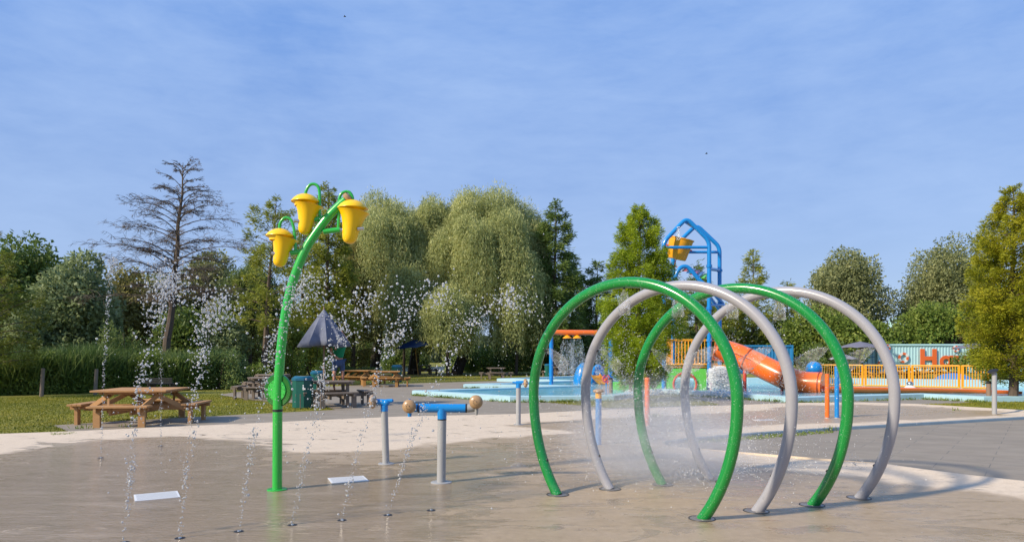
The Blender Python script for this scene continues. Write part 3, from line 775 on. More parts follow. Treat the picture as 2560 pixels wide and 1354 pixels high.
# ------------------------------------------------------------------ spray posts
def flange(mb, x, y, r=.11, z=.006): mb.lathe([(.001, .014), (r*.86, .014), (r*.92, .010), (r*.92, 0)], (x, y, z), 28)
p = G(1103, 1207); r = thing('t_sprayer', 'blue T shaped water sprayer with two round tan heads on a thick grey post', 'water sprayer', tuple(p))
YY = p.y; q = lambda x, y: W(x, y, YY)
MB().tube([q(1103, 1208), q(1105, 1048)], .052, 24).build('post', PGREY, r)
mb = MB(); flange(mb, p.x, p.y, .135); mb.build('base_flange', PGREY, r)
MB().tube([q(1105, 1049), q(1105, 1046)], .054, 24).build('joint_ring', BLACK, r)
mb = MB(); mb.tube([q(1105, 1047), q(1105, 1040), q(1105, 1032), q(1105, 1020)], [.054, .054, .058, .058], 24); mb.tube([q(1048, 1019), q(1164, 1020)], .0525, 24); mb.build('tee_body', BLUE, r)
for x in (1047, 1166): MB().tube([q(x-2, 1019.5), q(x+1.5, 1019.5)], .0535, 24).build('end_ring', BLACK, r)
mb = MB(); mb.tube([q(1044.5, 1019), q(1026, 1018)], .05, 20); mb.ball(q(1026, 1018), .05, 18); h1 = mb.build('swivel_joint', BLUE, r)
mb = MB(); mb.tube([q(1168, 1020), q(1180, 1019), q(1190, 1014)], [.05, .05, .045], 20); mb.ball(q(1189, 1015), .045, 18); h2 = mb.build('swivel_joint', PGREY, r)
for (x, y, m, mh) in ((1023, 1015, BLUE, h1), (1190, 1004, PGREY, h2)):
    c = W(x, y, YY-.09)
    MB().ball(c, .081, 28, (1, .62, 1)).build('spray_head', TAN, mh)
    mb = MB()
    for k in range(9):
        a = k*.7; rr = .012 if k < 3 else .03; mb.ball(c+Vector((math.cos(a)*rr, -.0495, math.sin(a)*rr)), .004, 8)
    mb.build('spray_holes', BLACK, mh)
    s_ = W(x+1, y+15, YY-.02)
    mb = MB(); mb.tube([s_+Vector((0, 0, .05)), s_, s_-Vector((0, 0, .05)), s_-Vector((0, 0, .085 if m is PGREY else .05))], [.026, .026, .022, .012], 14); mb.build('grip', m, mh)
MB().tube([W(1024, 996, YY), W(1024, 1003, YY)], .012, 10).build('peg', BLUE, r)

p = G(965, 1160); r = thing('side_sprayer', 'grey post with sideways blue head and tan disc beside the T shaped sprayer', 'water sprayer', tuple(p)); YY = p.y
MB().tube([q(965, 1161), q(961, 1026)], .048, 22).build('post', PGREY, r)
mb = MB(); flange(mb, p.x, p.y, .12); mb.build('base_flange', PGREY, r)
mb = MB(); mb.tube([q(961, 1027), q(961, 1012)], .052, 20); mb.tube([q(940, 1003), q(968, 1007)], [.04, .052], 20); mb.ball(q(966, 1006), .055, 18, (1, 1, .9)); mb.tube([q(966, 1002), q(981, 1001), q(984, 1001)], [.03, .028, .01], 14); mb.build('head', BLUE, r)
MB().ball(W(932, 1003, YY-.03), .10, 26, (.52, 1, 1)).build('spray_head', TAN, r)
p = G(1296, 1062); r = thing('side_sprayer', 'slim grey post with a small blue head and tan disc standing near the pool corner', 'water sprayer', tuple(p)); YY = p.y
MB().tube([q(1296, 1063), q(1296, 968)], .052, 22).build('post', PGREY, r)
mb = MB(); flange(mb, p.x, p.y, .12); mb.build('base_flange', PGREY, r)
mb = MB(); mb.tube([q(1296, 969), q(1296, 958)], .055, 20); mb.tube([q(1310, 956), q(1290, 957)], [.045, .05], 20); mb.tube([q(1292, 957), q(1281, 954.5)], [.028, .015], 12); mb.build('head', BLUE, r)
MB().ball(W(1314, 957, YY-.02), .10, 26, (.5, 1, 1)).build('spray_head', TAN, r)
p = G(1496, 1113); r = thing('mushroom_sprayer', 'blue post with a yellow collar and tan mushroom cap seen through the front grey hoop', 'water sprayer', tuple(p)); YY = p.y
MB().tube([q(1496, 1114), q(1496.5, 994)], .051, 22).build('post', BLUE2, r)
MB().tube([q(1496.5, 995), q(1496.5, 980)], [.052, .052], 22).build('collar', AMBER, r)
MB().lathe([(.045, -.03), (.055, -.012), (.088, 0), (.095, .018), (.085, .036), (.05, .048), (.001, .052)], W(1496.5, 979, YY), 28).build('cap', TAN, r)
for (x0, y0, y1, m, rad, lab) in ((1618, 1066, 943, ORANGE, .053, 'plain orange bollard post standing behind the middle green hoop'), (2068, 1045, 934, ORANGE, .052, 'orange post beside the taller blue post in front of the slide'), (2092, 1045, 915, BLUE, .052, 'tall blue post beside the orange post in front of the slide')):
    p = G(x0, y0); r = thing('water_post', lab, 'post', tuple(p)); YY = p.y
    MB().tube([q(x0, y0+1), q(x0, y1+1), q(x0, y1)], [rad, rad, rad*.86], 22).build('shaft', m, r)
    mb = MB(); mb.lathe([(rad*1.25, .016), (rad*1.35, 0)], (p.x, p.y, .008), 24); mb.build('base_ring', PGREY, r)
    mb = MB(); mb.lathe([(rad*.5, .006), (rad*.3, .012), (.001, .014)], q(x0, y1), 16); mb.build('nozzle', BLACK, r)
p = G(2486, 1036); r = thing('water_cannon', 'grey post with a tilted dark oval head at the edge of the splash pad', 'water sprayer', tuple(p)); YY = p.y
MB().tube([q(2486, 1037), q(2486, 932)], .056, 22).build('post', PGREY, r)
mb = MB(); mb.lathe([(.001, -.02), (.10, -.02), (.125, 0), (.10, .02), (.05, .026), (.001, .026)], q(2482, 927), 26, axis_m((-.45, -.1, .9))); mb.build('head', BLACK, r)
MB().tube([q(2486, 936), q(2484, 928)], .05, 18).build('neck', PGREY, r)

# drains and nozzles set in the floor
for i, (pts, lab) in enumerate((([(325, 1240), (435, 1230), (458, 1242), (348, 1254)], 'white slotted drain plate beside the jets at the wet corner'), ([(808, 1198), (898, 1192), (934, 1200), (838, 1209)], 'white slotted drain plate between the green pole and the T sprayer'), ([(1878, 1050), (1920, 1048.5), (1944, 1050), (1904, 1052)], 'white drain plate on the pale band behind the hoops'))):
    P = [G(*p) for p in pts]; c = sum(P, Vector())/4; r = thing('floor_drain', lab, 'drain', tuple(c), 0, 'floor drains')
    ux = (P[1]-P[0]); uy = (P[3]-P[0])
    mb = MB(); mb.box(c+Vector((0, 0, .011)), (ux.length, uy.length, .008), math.atan2(ux.y, ux.x)); mb.build('frame', WHITE, r, False)
    mb = MB(); a = math.atan2(ux.y, ux.x); M = Matrix.Rotation(a, 3, 'Z')
    for k in range(9): mb.box(c+M @ Vector((0, (k-4)*uy.length*.1, .0155)), (ux.length*.9, .006, .002), a)
    mb.build('slots', PGREY, r, False)
NZ = [(310, 1358), (450, 1347), (597, 1330), (731, 1314), (855, 1302), (970, 1289), (1078, 1277), (402, 1115), (252, 1145)]
nzl = ['dark round floor nozzle at the very bottom left, half out of frame', 'dark floor nozzle below the white drain plate', 'dark floor nozzle just left of the green pole base', 'dark floor nozzle just right of the green pole base', 'dark floor nozzle third from the right of its row', 'dark floor nozzle under the slim side sprayer', 'dark floor nozzle in front of the T sprayer, last of the row', 'floor nozzle feeding the thin jet in front of the picnic table', 'floor nozzle feeding the thin jet at the far left']
for (x, y), lb in zip(NZ, nzl):
    p = G(x, y); r = thing('floor_nozzle', lb, 'floor nozzle', tuple(p), 0, 'water nozzles set in the floor')
    MB().lathe([(.001, .007), (.038, .007), (.043, .004), (.045, .0)], p+Vector((0, 0, .006)), 24).build('cover', BLACK, r)
    mb = MB(); mb.lathe([(.001, .008), (.012, .006), (.014, 0)], p+Vector((0, 0, .013)), 12); mb.build('spout', STEEL, r)

# ------------------------------------------------------------------ water jets and sprays
GV = 9.81
def jet(p0, p1, n, spread, t0=.06, t1=1.2, rmin=.003, rmax=.011, label='', grp='arching water jets', fallx=1.0, pw=1.0, seed=0, clump=.6):
    p0 = np.array(p0, float); p1 = np.array(p1, float); H = p1[2]-p0[2]; ta = math.sqrt(2*H/GV); v = (p1-p0)/ta; v[2] = GV*ta
    n = int(n*1.55); tt = RG.uniform(0, 1, n)**pw*(t1-t0)+t0; lowk = RG.uniform(0, 1, n) < .12; tt = np.where(lowk, RG.uniform(t0, .5, n), tt)
    # a jet breaks into bunches
    bn = 26; bc = RG.uniform(t0, t1, bn); k = RG.integers(0, bn, n); sel = RG.uniform(0, 1, n) < clump
    tt = np.where(sel, bc[k]+RG.normal(size=n)*.02, tt); tt = np.clip(tt, t0, t1)
    boff = RG.normal(size=(bn, 3))*.55
    tt[:n//10] = RG.uniform(0, .16, n//10); t = tt*ta; P = p0+v*t[:, None]; P[:, 2] -= .5*GV*t*t
    s = spread*(.12+.88*tt**1.3)
    J = RG.normal(size=(n, 3))*.62+np.where(sel[:, None], boff[k], 0)
    P += J*s[:, None]
    R = np.clip(RG.lognormal(math.log(rmin*1.65), .45, n)*(.75+.5*tt), rmin*.6, rmax*1.15)
    return drops('water_jet', P, R, DROP, 2, None, tuple(p0), .3, label=label, category='water jet', group=grp, kind='stuff')
def jp(nz, ap, Y): return G(*nz)+Vector((0, 0, .02)), W(*ap, Y)
JL = [((310, 1358), (418, 705), 6.3, 620, .13, 'arching jet of separate drops rising past the fresh wood picnic table'),
      ((450, 1347), (548, 760), 6.3, 560, .13, 'arching jet of drops whose crest stands between the bare tree and the green pole'),
      ((597, 1330), (775, 705), 6.6, 560, .14, 'arching jet of drops that crosses the green pole below its buckets'),
      ((731, 1314), (925, 745), 6.8, 520, .14, 'arching jet of drops cresting just beyond the folded umbrella'),
      ((855, 1302), (1090, 725), 7.0, 480, .14, 'arching jet of drops in front of the willow trunks'),
      ((970, 1289), (1275, 750), 7.2, 520, .14, 'arching jet of drops that crests near the front green hoop')]
for nz, ap, Y, n, s, lb in JL:
    a, b_ = jp(nz, ap, Y); jet(a, b_, n, s, label=lb)
    # the same jet still whole near its nozzle
a, b_ = jp((402, 1115), (408, 700), 11.0); jet(a, b_, 380, .10, .02, 1.25, .003, .013, 'tall thin vertical jet in front of the picnic table', 'vertical water jets', pw=.8, clump=.3)
a, b_ = jp((252, 1145), (285, 655), 9.9); jet(a, b_, 330, .06, .02, 1.2, .003, .011, 'tallest thin vertical jet at the far end of the row', 'vertical water jets', pw=.8, clump=.3)
# stray drops between the jets, over the whole left half
PP = []
for i in range(420):
    Y = random.uniform(5.6, 9.5); PP.append(W(random.uniform(240, 1380), random.gauss(960, 150), Y))
PP = np.array(PP); mesh = drops('stray_drops', PP, np.clip(RG.lognormal(math.log(.0045), .5, len(PP)), .002, .012), DROP, 2, label='loose water drops flying between the jets', category='water drops', kind='stuff')

def fan(p, d, L, wide, n, label, nm='hoop_spray', wn_=None, brk=.5, sheet=True):
    """a leaf shaped sheet of water that breaks into drops and then falls"""
    p = Vector(p); d = Vector(d).normalized(); s = (wn_ or d.cross(Vector((0, 0, 1)))).normalized()
    r = thing(nm, label, 'water spray', tuple(p)); r['kind'] = 'stuff'
    sag = lambda t: Vector((0, 0, -.35*L*t*t))
    prof = lambda t: wide*math.sin(PI*min(1, t/brk*.62))**.8 if t > 0 else 0
    if sheet:
        V = []; Fc = []; N = 14
        for i in range(N+1):
            t = brk*i/N; c = p+d*L*t+sag(t)
            for k in range(5):
                u = k/4*2-1; V.append(c+s*prof(t)*u*.5+d.cross(s)*(.012*math.cos(u*1.5)*math.sin(i*1.3)))
        for i in range(N):
            for k in range(4): Fc.append((i*5+k, i*5+k+1, i*5+k+6, i*5+k+5))
        mesh_obj('water_sheet', V, Fc, FILM, r, None, True)
    t = np.concatenate([RG.uniform(.05, brk, n//3), RG.uniform(brk*.75, 1, n-n//3)])
    P = np.array([list(p+d*L*x+sag(x)) for x in t])
    half = np.array([prof(x) if x < brk else prof(brk)*(1+.7*(x-brk)) for x in t])*.5
    u = np.where(t < brk, np.sign(RG.normal(size=n))*RG.uniform(.9, 1.04, n), RG.normal(size=n)*.5)
    P += np.array(s)[None]*(half*u)[:, None]+RG.normal(size=(n, 3))*(.006+.045*np.clip(t-brk*.8, 0, 1))[:, None]
    P[:, 2] -= np.clip(t-brk, 0, 1)*RG.uniform(0, .5, n)*L
    drops('drops', P, np.clip(RG.lognormal(math.log(.0028), .35, n), .0014, .0055), DROP, 1, r)
    return r
hn = ['the front green hoop', 'the front grey hoop', 'the rear green hoop', 'the rear grey hoop']
for i, c in enumerate(M_C):
    a1 = hoop_pt(c, PI-.45); a0 = hoop_pt(c, .45); at_ = hoop_pt(c, PI/2); UP = Vector((0, 0, 1))
    fan(a1+cdir*.06, cdir+UP*-.62, .66, .14, 360, 'spray leaving the far leg of '+hn[i], wn_=cdir*.5+UP)
    fan(a0-cdir*.06, -cdir+UP*-.45, .66, .15, 360, 'spray leaving the near leg of '+hn[i], wn_=cdir*-.5+UP)
    fan(at_-UP*.055, Vector((.02, .02, -1)), 1.0, .13, 480, 'spray falling from the top of '+hn[i], wn_=cdir, brk=.25, sheet=True)
    al = hoop_pt(c, math.radians(-30)); fan(al-cdir*.08, -cdir*1.0+UP*.85, .42, .09, 200, 'low spray rising from the foot of '+hn[i], wn_=UP, brk=.5, sheet=False)

# mist inside the hoops: one cloud of fine spray, thick in the middle and thin at its rim
def m_mist():
    m, t, out = mat('mist_volume')
    v = t.coord('Object')
    ln = t.add('ShaderNodeVectorMath', operation='LENGTH'); t.link(v, ln.inputs[0])
    fall = t.math('SUBTRACT', 1.0, ln.outputs['Value'], True); fall = t.math('POWER', fall, 1.35)
    n = t.noise(2.6, 4, .6, v, .4); nn = t.ramp(n, [(.34, (.15, .15, .15)), (.68, (1, 1, 1))])
    dens = t.math('MULTIPLY', t.math('MULTIPLY', fall, nn), 2.7)
    pv = t.add('ShaderNodeVolumePrincipled', in_Color=(.97, .97, .98, 1), in_Anisotropy=.2); t.link(dens, pv.inputs['Density']); t.link(pv.outputs[0], out.inputs['Volume']); return m
V, Fc = ico(3)
mist = mesh_obj('mist', V, Fc, m_mist(), label='pale cloud of fine spray drifting low through the hoops', category='mist', kind='stuff')
mc = W(1640, 1085, 8.3); mist.location = (mc.x, mc.y, .42); mist.scale = (1.35, 1.7, .95)
PP = np.array(mist.location)+RG.normal(size=(13000, 3))*np.array([.8, .8, .42])+np.array([0.15, 0, .25])
drops('mist_drops', PP, np.clip(RG.lognormal(math.log(.0026), .35, len(PP)), .0012, .006), FOAM, 1, None, tuple(mist.location), label='fine drops sparkling in the mist between the hoops', category='water drops', kind='stuff')
b = MB(); c = G(1296, 1165); b.lathe([(.11, 0), (.09, .014), (.05, .035), (.001, .045)], c+Vector((0, 0, .01)), 18); b.build('bubbler', FILM, None, base=tuple(c), label='small pale bubbling spout on the wet floor before the pool', category='bubbler')

# ------------------------------------------------------------------ picnic tables
def picnic(label, m, loc, rz, half=.70, bd=1.06, bl=.74, bw=.15, braces=True, trap=0.0, gaps=True):
    """square table with a bench on each of its four sides"""
    r = thing('picnic_table', label, 'picnic table', (0, 0, 0), 0, 'four sided picnic tables')
    mb = MB(); np_ = 7; w = 2*half/np_
    for k in range(np_):
        y = -half+w*(k+.5); hl = half if trap == 0 else half-max(0, abs(y)-half*.42)*.9
        mb.box((0, y, .735), (2*hl, w-.010, .042), bev=.005)
    mb.build('tabletop', m, r, False)
    mb = MB()
    for s in (-1, 1): mb.box((s*half*.78, 0, .69), (.05, 2*half*.86, .048)); mb.box((0, s*half*.80, .69), (2*half*.7, .045, .046))
    mb.build('top_frame', m, r, False)
    mb = MB()
    for s in (-.16, .16): mb.box((0, s*1.3, .345), (2*bd*.98, .045, .11)); mb.box((s*1.3, 0, .30 if gaps else .345), (.045, 2*bd*.98, .11))
    mb.build('base_frame', m, r, False)
    for k in range(4):
        M = Matrix.Rotation(k*PI/2, 3, 'Z')
        b = MB()
        for j in (-1, 0, 1):
            L = 2*bl-(trap*.22*(1-j) if trap else 0)
            b.box(M @ Vector((0, -bd+j*bw*.68, .43)), (L, bw*.64, .042), rot=M, bev=.004)
        bo = b.build('bench', m, r, False)
        lg = MB(); lg.box(M @ Vector((0, -bd+bw*.55, .375)), (2*bl*.92, .04, .065), rot=M); lg.build('bench_rail', m, bo, False)
        for s in (-1, 1):
            lg = MB(); lg.box(M @ Vector((s*bl*.74, -bd, .20)), (.14, .07, .41), rot=M, bev=.004)
            lg.box(M @ Vector((s*bl*.72, -bd, .365)), (.05, bw*2.0, .07), rot=M)
            lg.build('leg', m, bo, False)
        # braces run from the top out to each bench
        if braces:
            for s in (-.55, .55):
                a = M @ Vector((s, -half*.52, .70)); e = M @ Vector((s*.55, -bd*.86, .33)); d = e-a
                q_ = d.to_track_quat('Z', 'X').to_matrix(); mb = MB(); mb.box((a+e)/2, (.10, .042, d.length), rot=q_); mb.build('brace', m, r, False)
        else:
            a = MB(); a.box(M @ Vector((-half*.6, -half*.6, .35)), (.085, .085, .68), rot=M); a.build('post', m, r, False)
    r.location = loc; r.rotation_euler = (0, 0, rz); return r
X = lambda px, Y: (px-CX)*Y/F
t1 = picnic('fresh brown wood picnic table on the paving beside the lawn', WOODA, (X(357, 15.55), 15.55, .006), math.radians(7), .78, 1.18, .60, .15)
t2 = picnic('weathered grey picnic table under the half folded umbrella beside the green bin', WOODG, (X(832, 20.6), 20.6, .006), math.radians(24), .62, .98, .60, .15, False, 1.0)
t3 = copy_tree(t2, label='weathered grey picnic table behind the green hand wheel, nearer of two'); t3.location = (X(668, 24.3), 24.3, .006); t3.rotation_euler.z = math.radians(5)
t4 = copy_tree(t2, label='weathered grey picnic table showing just above the one behind the hand wheel'); t4.location = (X(682, 28.2), 28.2, .006); t4.rotation_euler.z = math.radians(-12)
ty = picnic('yellow wood picnic table on the paving before the willow trunks, nearer of two', WOODY, (X(965, 34.2), 34.2, .006), math.radians(8), .70, 1.06, .74, .15)
ty2 = copy_tree(ty, label='yellow wood picnic table half hidden behind the person and umbrella table'); ty2.location = (X(905, 36.5), 36.5, .006); ty2.rotation_euler.z = math.radians(-14)
far = [(1062, 58, 12, 'dark grey picnic table in the shade under the navy umbrella'), (1240, 45.5, 3, 'grey picnic table standing alone on the grass above the pool corner'), (1395, 50, 20, 'grey picnic table beside the small far bin, seen through the front green hoop'), (1525, 50, -9, 'grey picnic table behind the blue shower post')]
for px, Y, a, lb in far:
    c = copy_tree(t2, label=lb); c.location = (X(px, Y), Y, -.01); c.rotation_euler.z = math.radians(a)
for px, Y, a, lb in ((2165, 44, 20, 'yellow wood picnic table behind the first panel of the amber fence'), (2262, 46, -8, 'yellow wood picnic table behind the middle of the amber fence'), (2340, 48, 30, 'yellow wood picnic table behind the amber fence near the blue dome')):
    c = copy_tree(ty, label=lb); c.location = (X(px, Y), Y, -.01); c.rotation_euler.z = math.radians(a)

# black bench behind the fresh table
r = thing('park_bench', 'low black slatted bench behind the fresh brown picnic table', 'bench', (X(398, 26), 26, 0))
mb = MB(); x = X(398, 26)
for k in range(3): mb.box((x, 25.95+.0*k, .50+k*.075), (1.05, .03, .055), bev=.004)
mb.build('backrest', BLACK, r, False)
mb = MB()
for k in range(3): mb.box((x, 26.1+k*.14, .44), (1.0, .11, .04), bev=.004)
mb.build('seat', BLACK, r, False)
for s in (-1, 1): mb = MB(); mb.box((x+s*.42, 26.3, .21), (.06, .4, .42)); mb.box((x+s*.42, 25.98, .52), (.05, .04, .3)); mb.build('leg', BLACK, r, False)

# ------------------------------------------------------------------ bins
def bin_(px, Y, w, h, label, first=None):
    if first is None:
        r = thing('litter_bin', label, 'litter bin', (0, 0, 0), 0, 'green octagonal litter bins'); R = .30
        oc = lambda s: [(math.cos(PI/8+k*PI/4)*R*s, math.sin(PI/8+k*PI/4)*R*s) for k in range(8)]
        MB().prism(oc(1), 0, .86).build('body', BINGREEN, r, False)
        MB().prism(oc(1.07), .86, .93).build('lid', BINBLUE, r, False)
        mb = MB(); mb.lathe([(.30, .925), (.30, .935), (.25, .985), (.20, 1.0), (.19, 1.0)], (0, 0, 0), 24); mb.build('dome', BINBLUE, r)
        mb = MB(); mb.lathe([(.001, .995), (.21, .995), (.215, .985), (.215, .97)], (0, 0, 0), 28); mb.build('top_disc', BINYEL, r)
        mb = MB(); mb.box((.10, -.285, .62), (.028, .006, .11)); mb.ball((.10, -.286, .705), .02, 10, (1, .2, 1)); mb.box((.145, -.285, .60), (.035, .006, .05)); mb.build('pictogram', WHITE, r, False)
    else: r = copy_tree(first, label=label)
    r.location = (X(px, Y), Y, .0); s = h/1.0; r.scale = (w, w, s); return r
b1 = bin_(757, 20.0, .98, .93, 'large green octagonal litter bin with yellow top disc beside the umbrella table')
bin_(795, 26.5, .92, .95, 'green litter bin with yellow top half hidden behind the umbrella table', b1)
bin_(992, 40, 1.0, 1.0, 'small far green litter bin behind the yellow picnic table', b1)
bin_(1372, 46, 1.0, 1.0, 'small far green litter bin seen through the front green hoop', b1)

# ------------------------------------------------------------------ umbrellas
def umbrella(label, px, Y, ztop, zlow, R, m, nrib=8, tilt=(0, 0), fold=.0, name='parasol', pole=WOODS, base=True, group='parasols over the picnic tables'):
    r = thing(name, label, 'parasol', (0, 0, 0), 0, group)
    N = 8*nrib; V = []; Fc = []; rows = 7
    for i in range(rows+1):
        u = i/rows
        for k in range(N):
            a = 2*PI*k/N; ph = (k % 8)/8
            bulge = -fold*abs(math.sin(PI*ph))**.8*u
            rr = R*(u**.92)*(1+bulge)*(1 if fold else (1-.06*math.sin(PI*ph)))
            z = ztop-(ztop-zlow)*(u**(1.05 if fold else 1.25))-(0 if fold else .0)+(.05*math.sin(PI*ph)*u if not fold else .03*math.sin(3*a)*u)
            V.append((rr*math.cos(a), rr*math.sin(a), z))
    for i in range(rows):
        for k in range(N): Fc.append((i*N+k, i*N+(k+1) % N, (i+1)*N+(k+1) % N, (i+1)*N+k))
    cn = mesh_obj('canopy', V, Fc, m, r, None, True, 50)
    sm = cn.modifiers.new('thick', 'SOLIDIFY'); sm.thickness = .012
    mb = MB(); mb.lathe([(.001, ztop+.05), (R*.16, ztop-(ztop-zlow)*.14+.03), (R*.26, ztop-(ztop-zlow)*.21+.02)], (0, 0, 0), 16); mb.build('vent_cap', m, r)
    MB().tube([(0, 0, ztop+.12), (0, 0, ztop), (0, 0, .0)], [.012, .03, .03], 12).build('pole', pole, r)
    if not fold:
        for k in range(nrib):
            a = 2*PI*k/nrib; MB().tube([(0, 0, ztop-.06), (R*.97*math.cos(a), R*.97*math.sin(a), zlow-.01)], .012, 6).build('rib', pole, r)
    r.location = (X(px, Y), Y, 0); r.rotation_euler = (tilt[0], tilt[1], .2); return r
umbrella('half folded slate blue umbrella hanging in pleats over the grey table', 810, 20.5, 2.88, 1.79, .80, NAVYF, 9, (0, 0), .45, pole=WOODS)
umbrella('open navy parasol with thin pale pole standing in shade before the willow trunks', 1046, 52, 2.75, 2.25, 1.5, NAVY2, 8, (math.radians(4), math.radians(-7)), pole=WOODY)
umbrella('open lilac grey parasol behind the amber fence, left of the pale container', 2150, 50, 2.55, 2.1, 1.55, LILAC)
umbrella('low pale grey parasol seen between the two rear hoops', 2108, 44, 1.62, 1.28, .9, PALEF)
umbrella('lilac grey parasol before the big lettering, behind the golden cypress', 2440, 50, 2.45, 2.05, 1.6, LILAC)

# ------------------------------------------------------------------ person on the far bench
def person():
    Y = 21.25; gx = X(846, Y); base = (gx, Y, .45)
    r = thing('person', 'person in green shirt and blue shorts standing on a bench, head behind the umbrella', 'person', base)
    J = {'pel': (0, 0, .90), 'wst': (0, .02, 1.05), 'cst': (-.01, -.02, 1.28), 'nck': (-.02, -.06, 1.45), 'hd': (-.03, -.10, 1.56), 'hd2': (-.03, -.12, 1.68),
         'hl': (-.10, 0, .86), 'kl': (-.14, -.04, .48), 'al': (-.13, .03, .09), 'fl': (-.14, -.12, .04),
         'hr': (.10, 0, .86), 'kr': (.13, -.04, .48), 'ar': (.12, .03, .09), 'fr': (.14, -.12, .04),
         'sl': (-.19, -.03, 1.38), 'el': (-.27, -.12, 1.17), 'wl': (-.10, -.25, 1.02), 'ml': (-.03, -.27, .95),
         'sr': (.17, -.03, 1.38), 'er': (.26, -.12, 1.55), 'wr': (.10, -.2, 1.75), 'mr': (.06, -.22, 1.83)}
    Rr = dict(pel=.15, wst=.135, cst=.16, nck=.055, hd=.085, hd2=.085, hl=.095, kl=.062, al=.042, fl=.04, hr=.095, kr=.062, ar=.042, fr=.04, sl=.065, el=.045, wl=.03, ml=.035, sr=.065, er=.045, wr=.03, mr=.035)
    E = [('pel', 'wst'), ('wst', 'cst'), ('cst', 'nck'), ('nck', 'hd'), ('hd', 'hd2'), ('pel', 'hl'), ('hl', 'kl'), ('kl', 'al'), ('al', 'fl'), ('pel', 'hr'), ('hr', 'kr'), ('kr', 'ar'), ('ar', 'fr'),
         ('cst', 'sl'), ('sl', 'el'), ('el', 'wl'), ('wl', 'ml'), ('cst', 'sr'), ('sr', 'er'), ('er', 'wr'), ('wr', 'mr')]
    def skin(name, keys, edges, m, grow=0.0, over=None):
        me = bpy.data.meshes.new(name); ks = list(keys); P = [J[k] for k in ks]
        if over: P = [over.get(k, J[k]) for k in ks]
        me.from_pydata(P, [(ks.index(a), ks.index(b)) for a, b in edges], []); me.materials.append(m)
        o = bpy.data.objects.new(name, me); COL.objects.link(o); o.parent = r
        md = o.modifiers.new('skin', 'SKIN'); md.use_smooth_shade = True
        for i, k in enumerate(ks):
            sv = me.skin_vertices[0].data[i]; sv.radius = (Rr[k]+grow, Rr[k]*.82+grow); sv.use_root = (i == 0)
        sb = o.modifiers.new('sub', 'SUBSURF'); sb.levels = 1; sb.render_levels = 2; return o
    skin('body', J.keys(), E, SKIN)
    skin('shirt', ['cst', 'wst', 'sl', 'el', 'sr', 'er', 'nck', 'pel'], [('cst', 'wst'), ('wst', 'pel'), ('cst', 'sl'), ('sl', 'el'), ('cst', 'sr'), ('sr', 'er'), ('cst', 'nck')], SHIRT, .028, {'el': (-.235, -.08, 1.26), 'er': (.22, -.08, 1.47), 'nck': (-.015, -.04, 1.40), 'pel': (0, 0, .96)})
    skin('shorts', ['pel', 'hl', 'kl', 'hr', 'kr'], [('pel', 'hl'), ('hl', 'kl'), ('pel', 'hr'), ('hr', 'kr')], SHORTS, .03, {'kl': (-.13, -.03, .56), 'kr': (.125, -.03, .56), 'pel': (0, 0, .92)})
    MB().ball((-.03, -.105, 1.68), .105, 18, (.9, 1.05, 1.0)).build('hair', HAIR, r)
    for s in (-1, 1): MB().ball((s*.135, -.05, .045), .06, 14, (.8, 2.1, .75)).build('shoe', BLACK, r)
    for k, (hx, hz) in enumerate(((-.03, .93), (.06, 1.84))):
        d = -1 if k == 0 else 1
        mb = MB()
        for f in range(4): mb.tube([(hx+(f-1.5)*.018, -.27 if k == 0 else -.22, hz), (hx+(f-1.5)*.02, -.285 if k == 0 else -.24, hz+d*.045), (hx+(f-1.5)*.02, -.27 if k == 0 else -.23, hz+d*(.075+.008*(f in (1, 2))))], [.009, .008, .006], 8)
        mb.tube([(hx+.035, -.26 if k == 0 else -.21, hz-d*.02), (hx+.06, -.27 if k == 0 else -.22, hz+d*.03)], [.011, .008], 8)
        mb.build('fingers', SKIN, r)
    r.rotation_euler = (0, 0, math.radians(25))
person()

# ------------------------------------------------------------------ play tower
YF, YR = 28.4, 29.9
pw = thing('play_tower', 'blue tubular play tower with a yellow tipping bucket and a lime green wall below', 'play tower', tuple(W(1720, 890, YF)[:2])+(0,))
f_ = lambda x, y: W(x, y, YF); k_ = lambda x, y: W(x, y, YR)
def bend(pts, rad=.35, n=6):
    P = [Vector(p) for p in pts]; out = [P[0]]
    for i in range(1, len(P)-1):
        a = P[i]+(P[i-1]-P[i]).normalized()*rad; b = P[i]+(P[i+1]-P[i]).normalized()*rad
        for j in range(n+1):
            t_ = j/n; out.append((1-t_)**2*a+2*t_*(1-t_)*P[i]+t_*t_*b)
    out.append(P[-1]); return out
def zpt(p, z): return Vector((p.x, p.y, z))
fl_, fr_ = f_(1659, 700), f_(1773, 700); rl_, rr_ = k_(1683, 700), k_(1799, 700)
MB().tube(bend([zpt(fl_, 0), f_(1659, 605), f_(1716, 545), f_(1773, 602), zpt(fr_, 0)], .26), .088, 16).build('front_frame', BLUE, pw)
MB().tube(bend([zpt(rl_, 0), k_(1683, 618), k_(1741, 562), k_(1799, 617), zpt(rr_, 0)], .26), .088, 16).build('rear_frame', BLUE, pw)
for a, b, rr in ((f_(1659, 618), f_(1773, 618), .062), (k_(1683, 630), k_(1799, 630), .062), (f_(1773, 762), k_(1812, 762), .05), (f_(1716, 556), k_(1741, 572), .06), (f_(1773, 740), k_(1799, 775), .07), (f_(1773, 672), k_(1799, 675), .07)):
    MB().tube([a, b], rr, 12).build('beam', BLUE, pw)
for p in (f_(1773, 665), f_(1773, 770), f_(1773, 790), k_(1799, 676), k_(1799, 790), f_(1773, 850)):
    mb = MB(); mb.lathe([(.09, -.05), (.125, -.05), (.125, -.02), (.11, 0), (.125, .02), (.125, .05), (.09, .05)], p, 18); mb.build('collar', BLUE, pw)
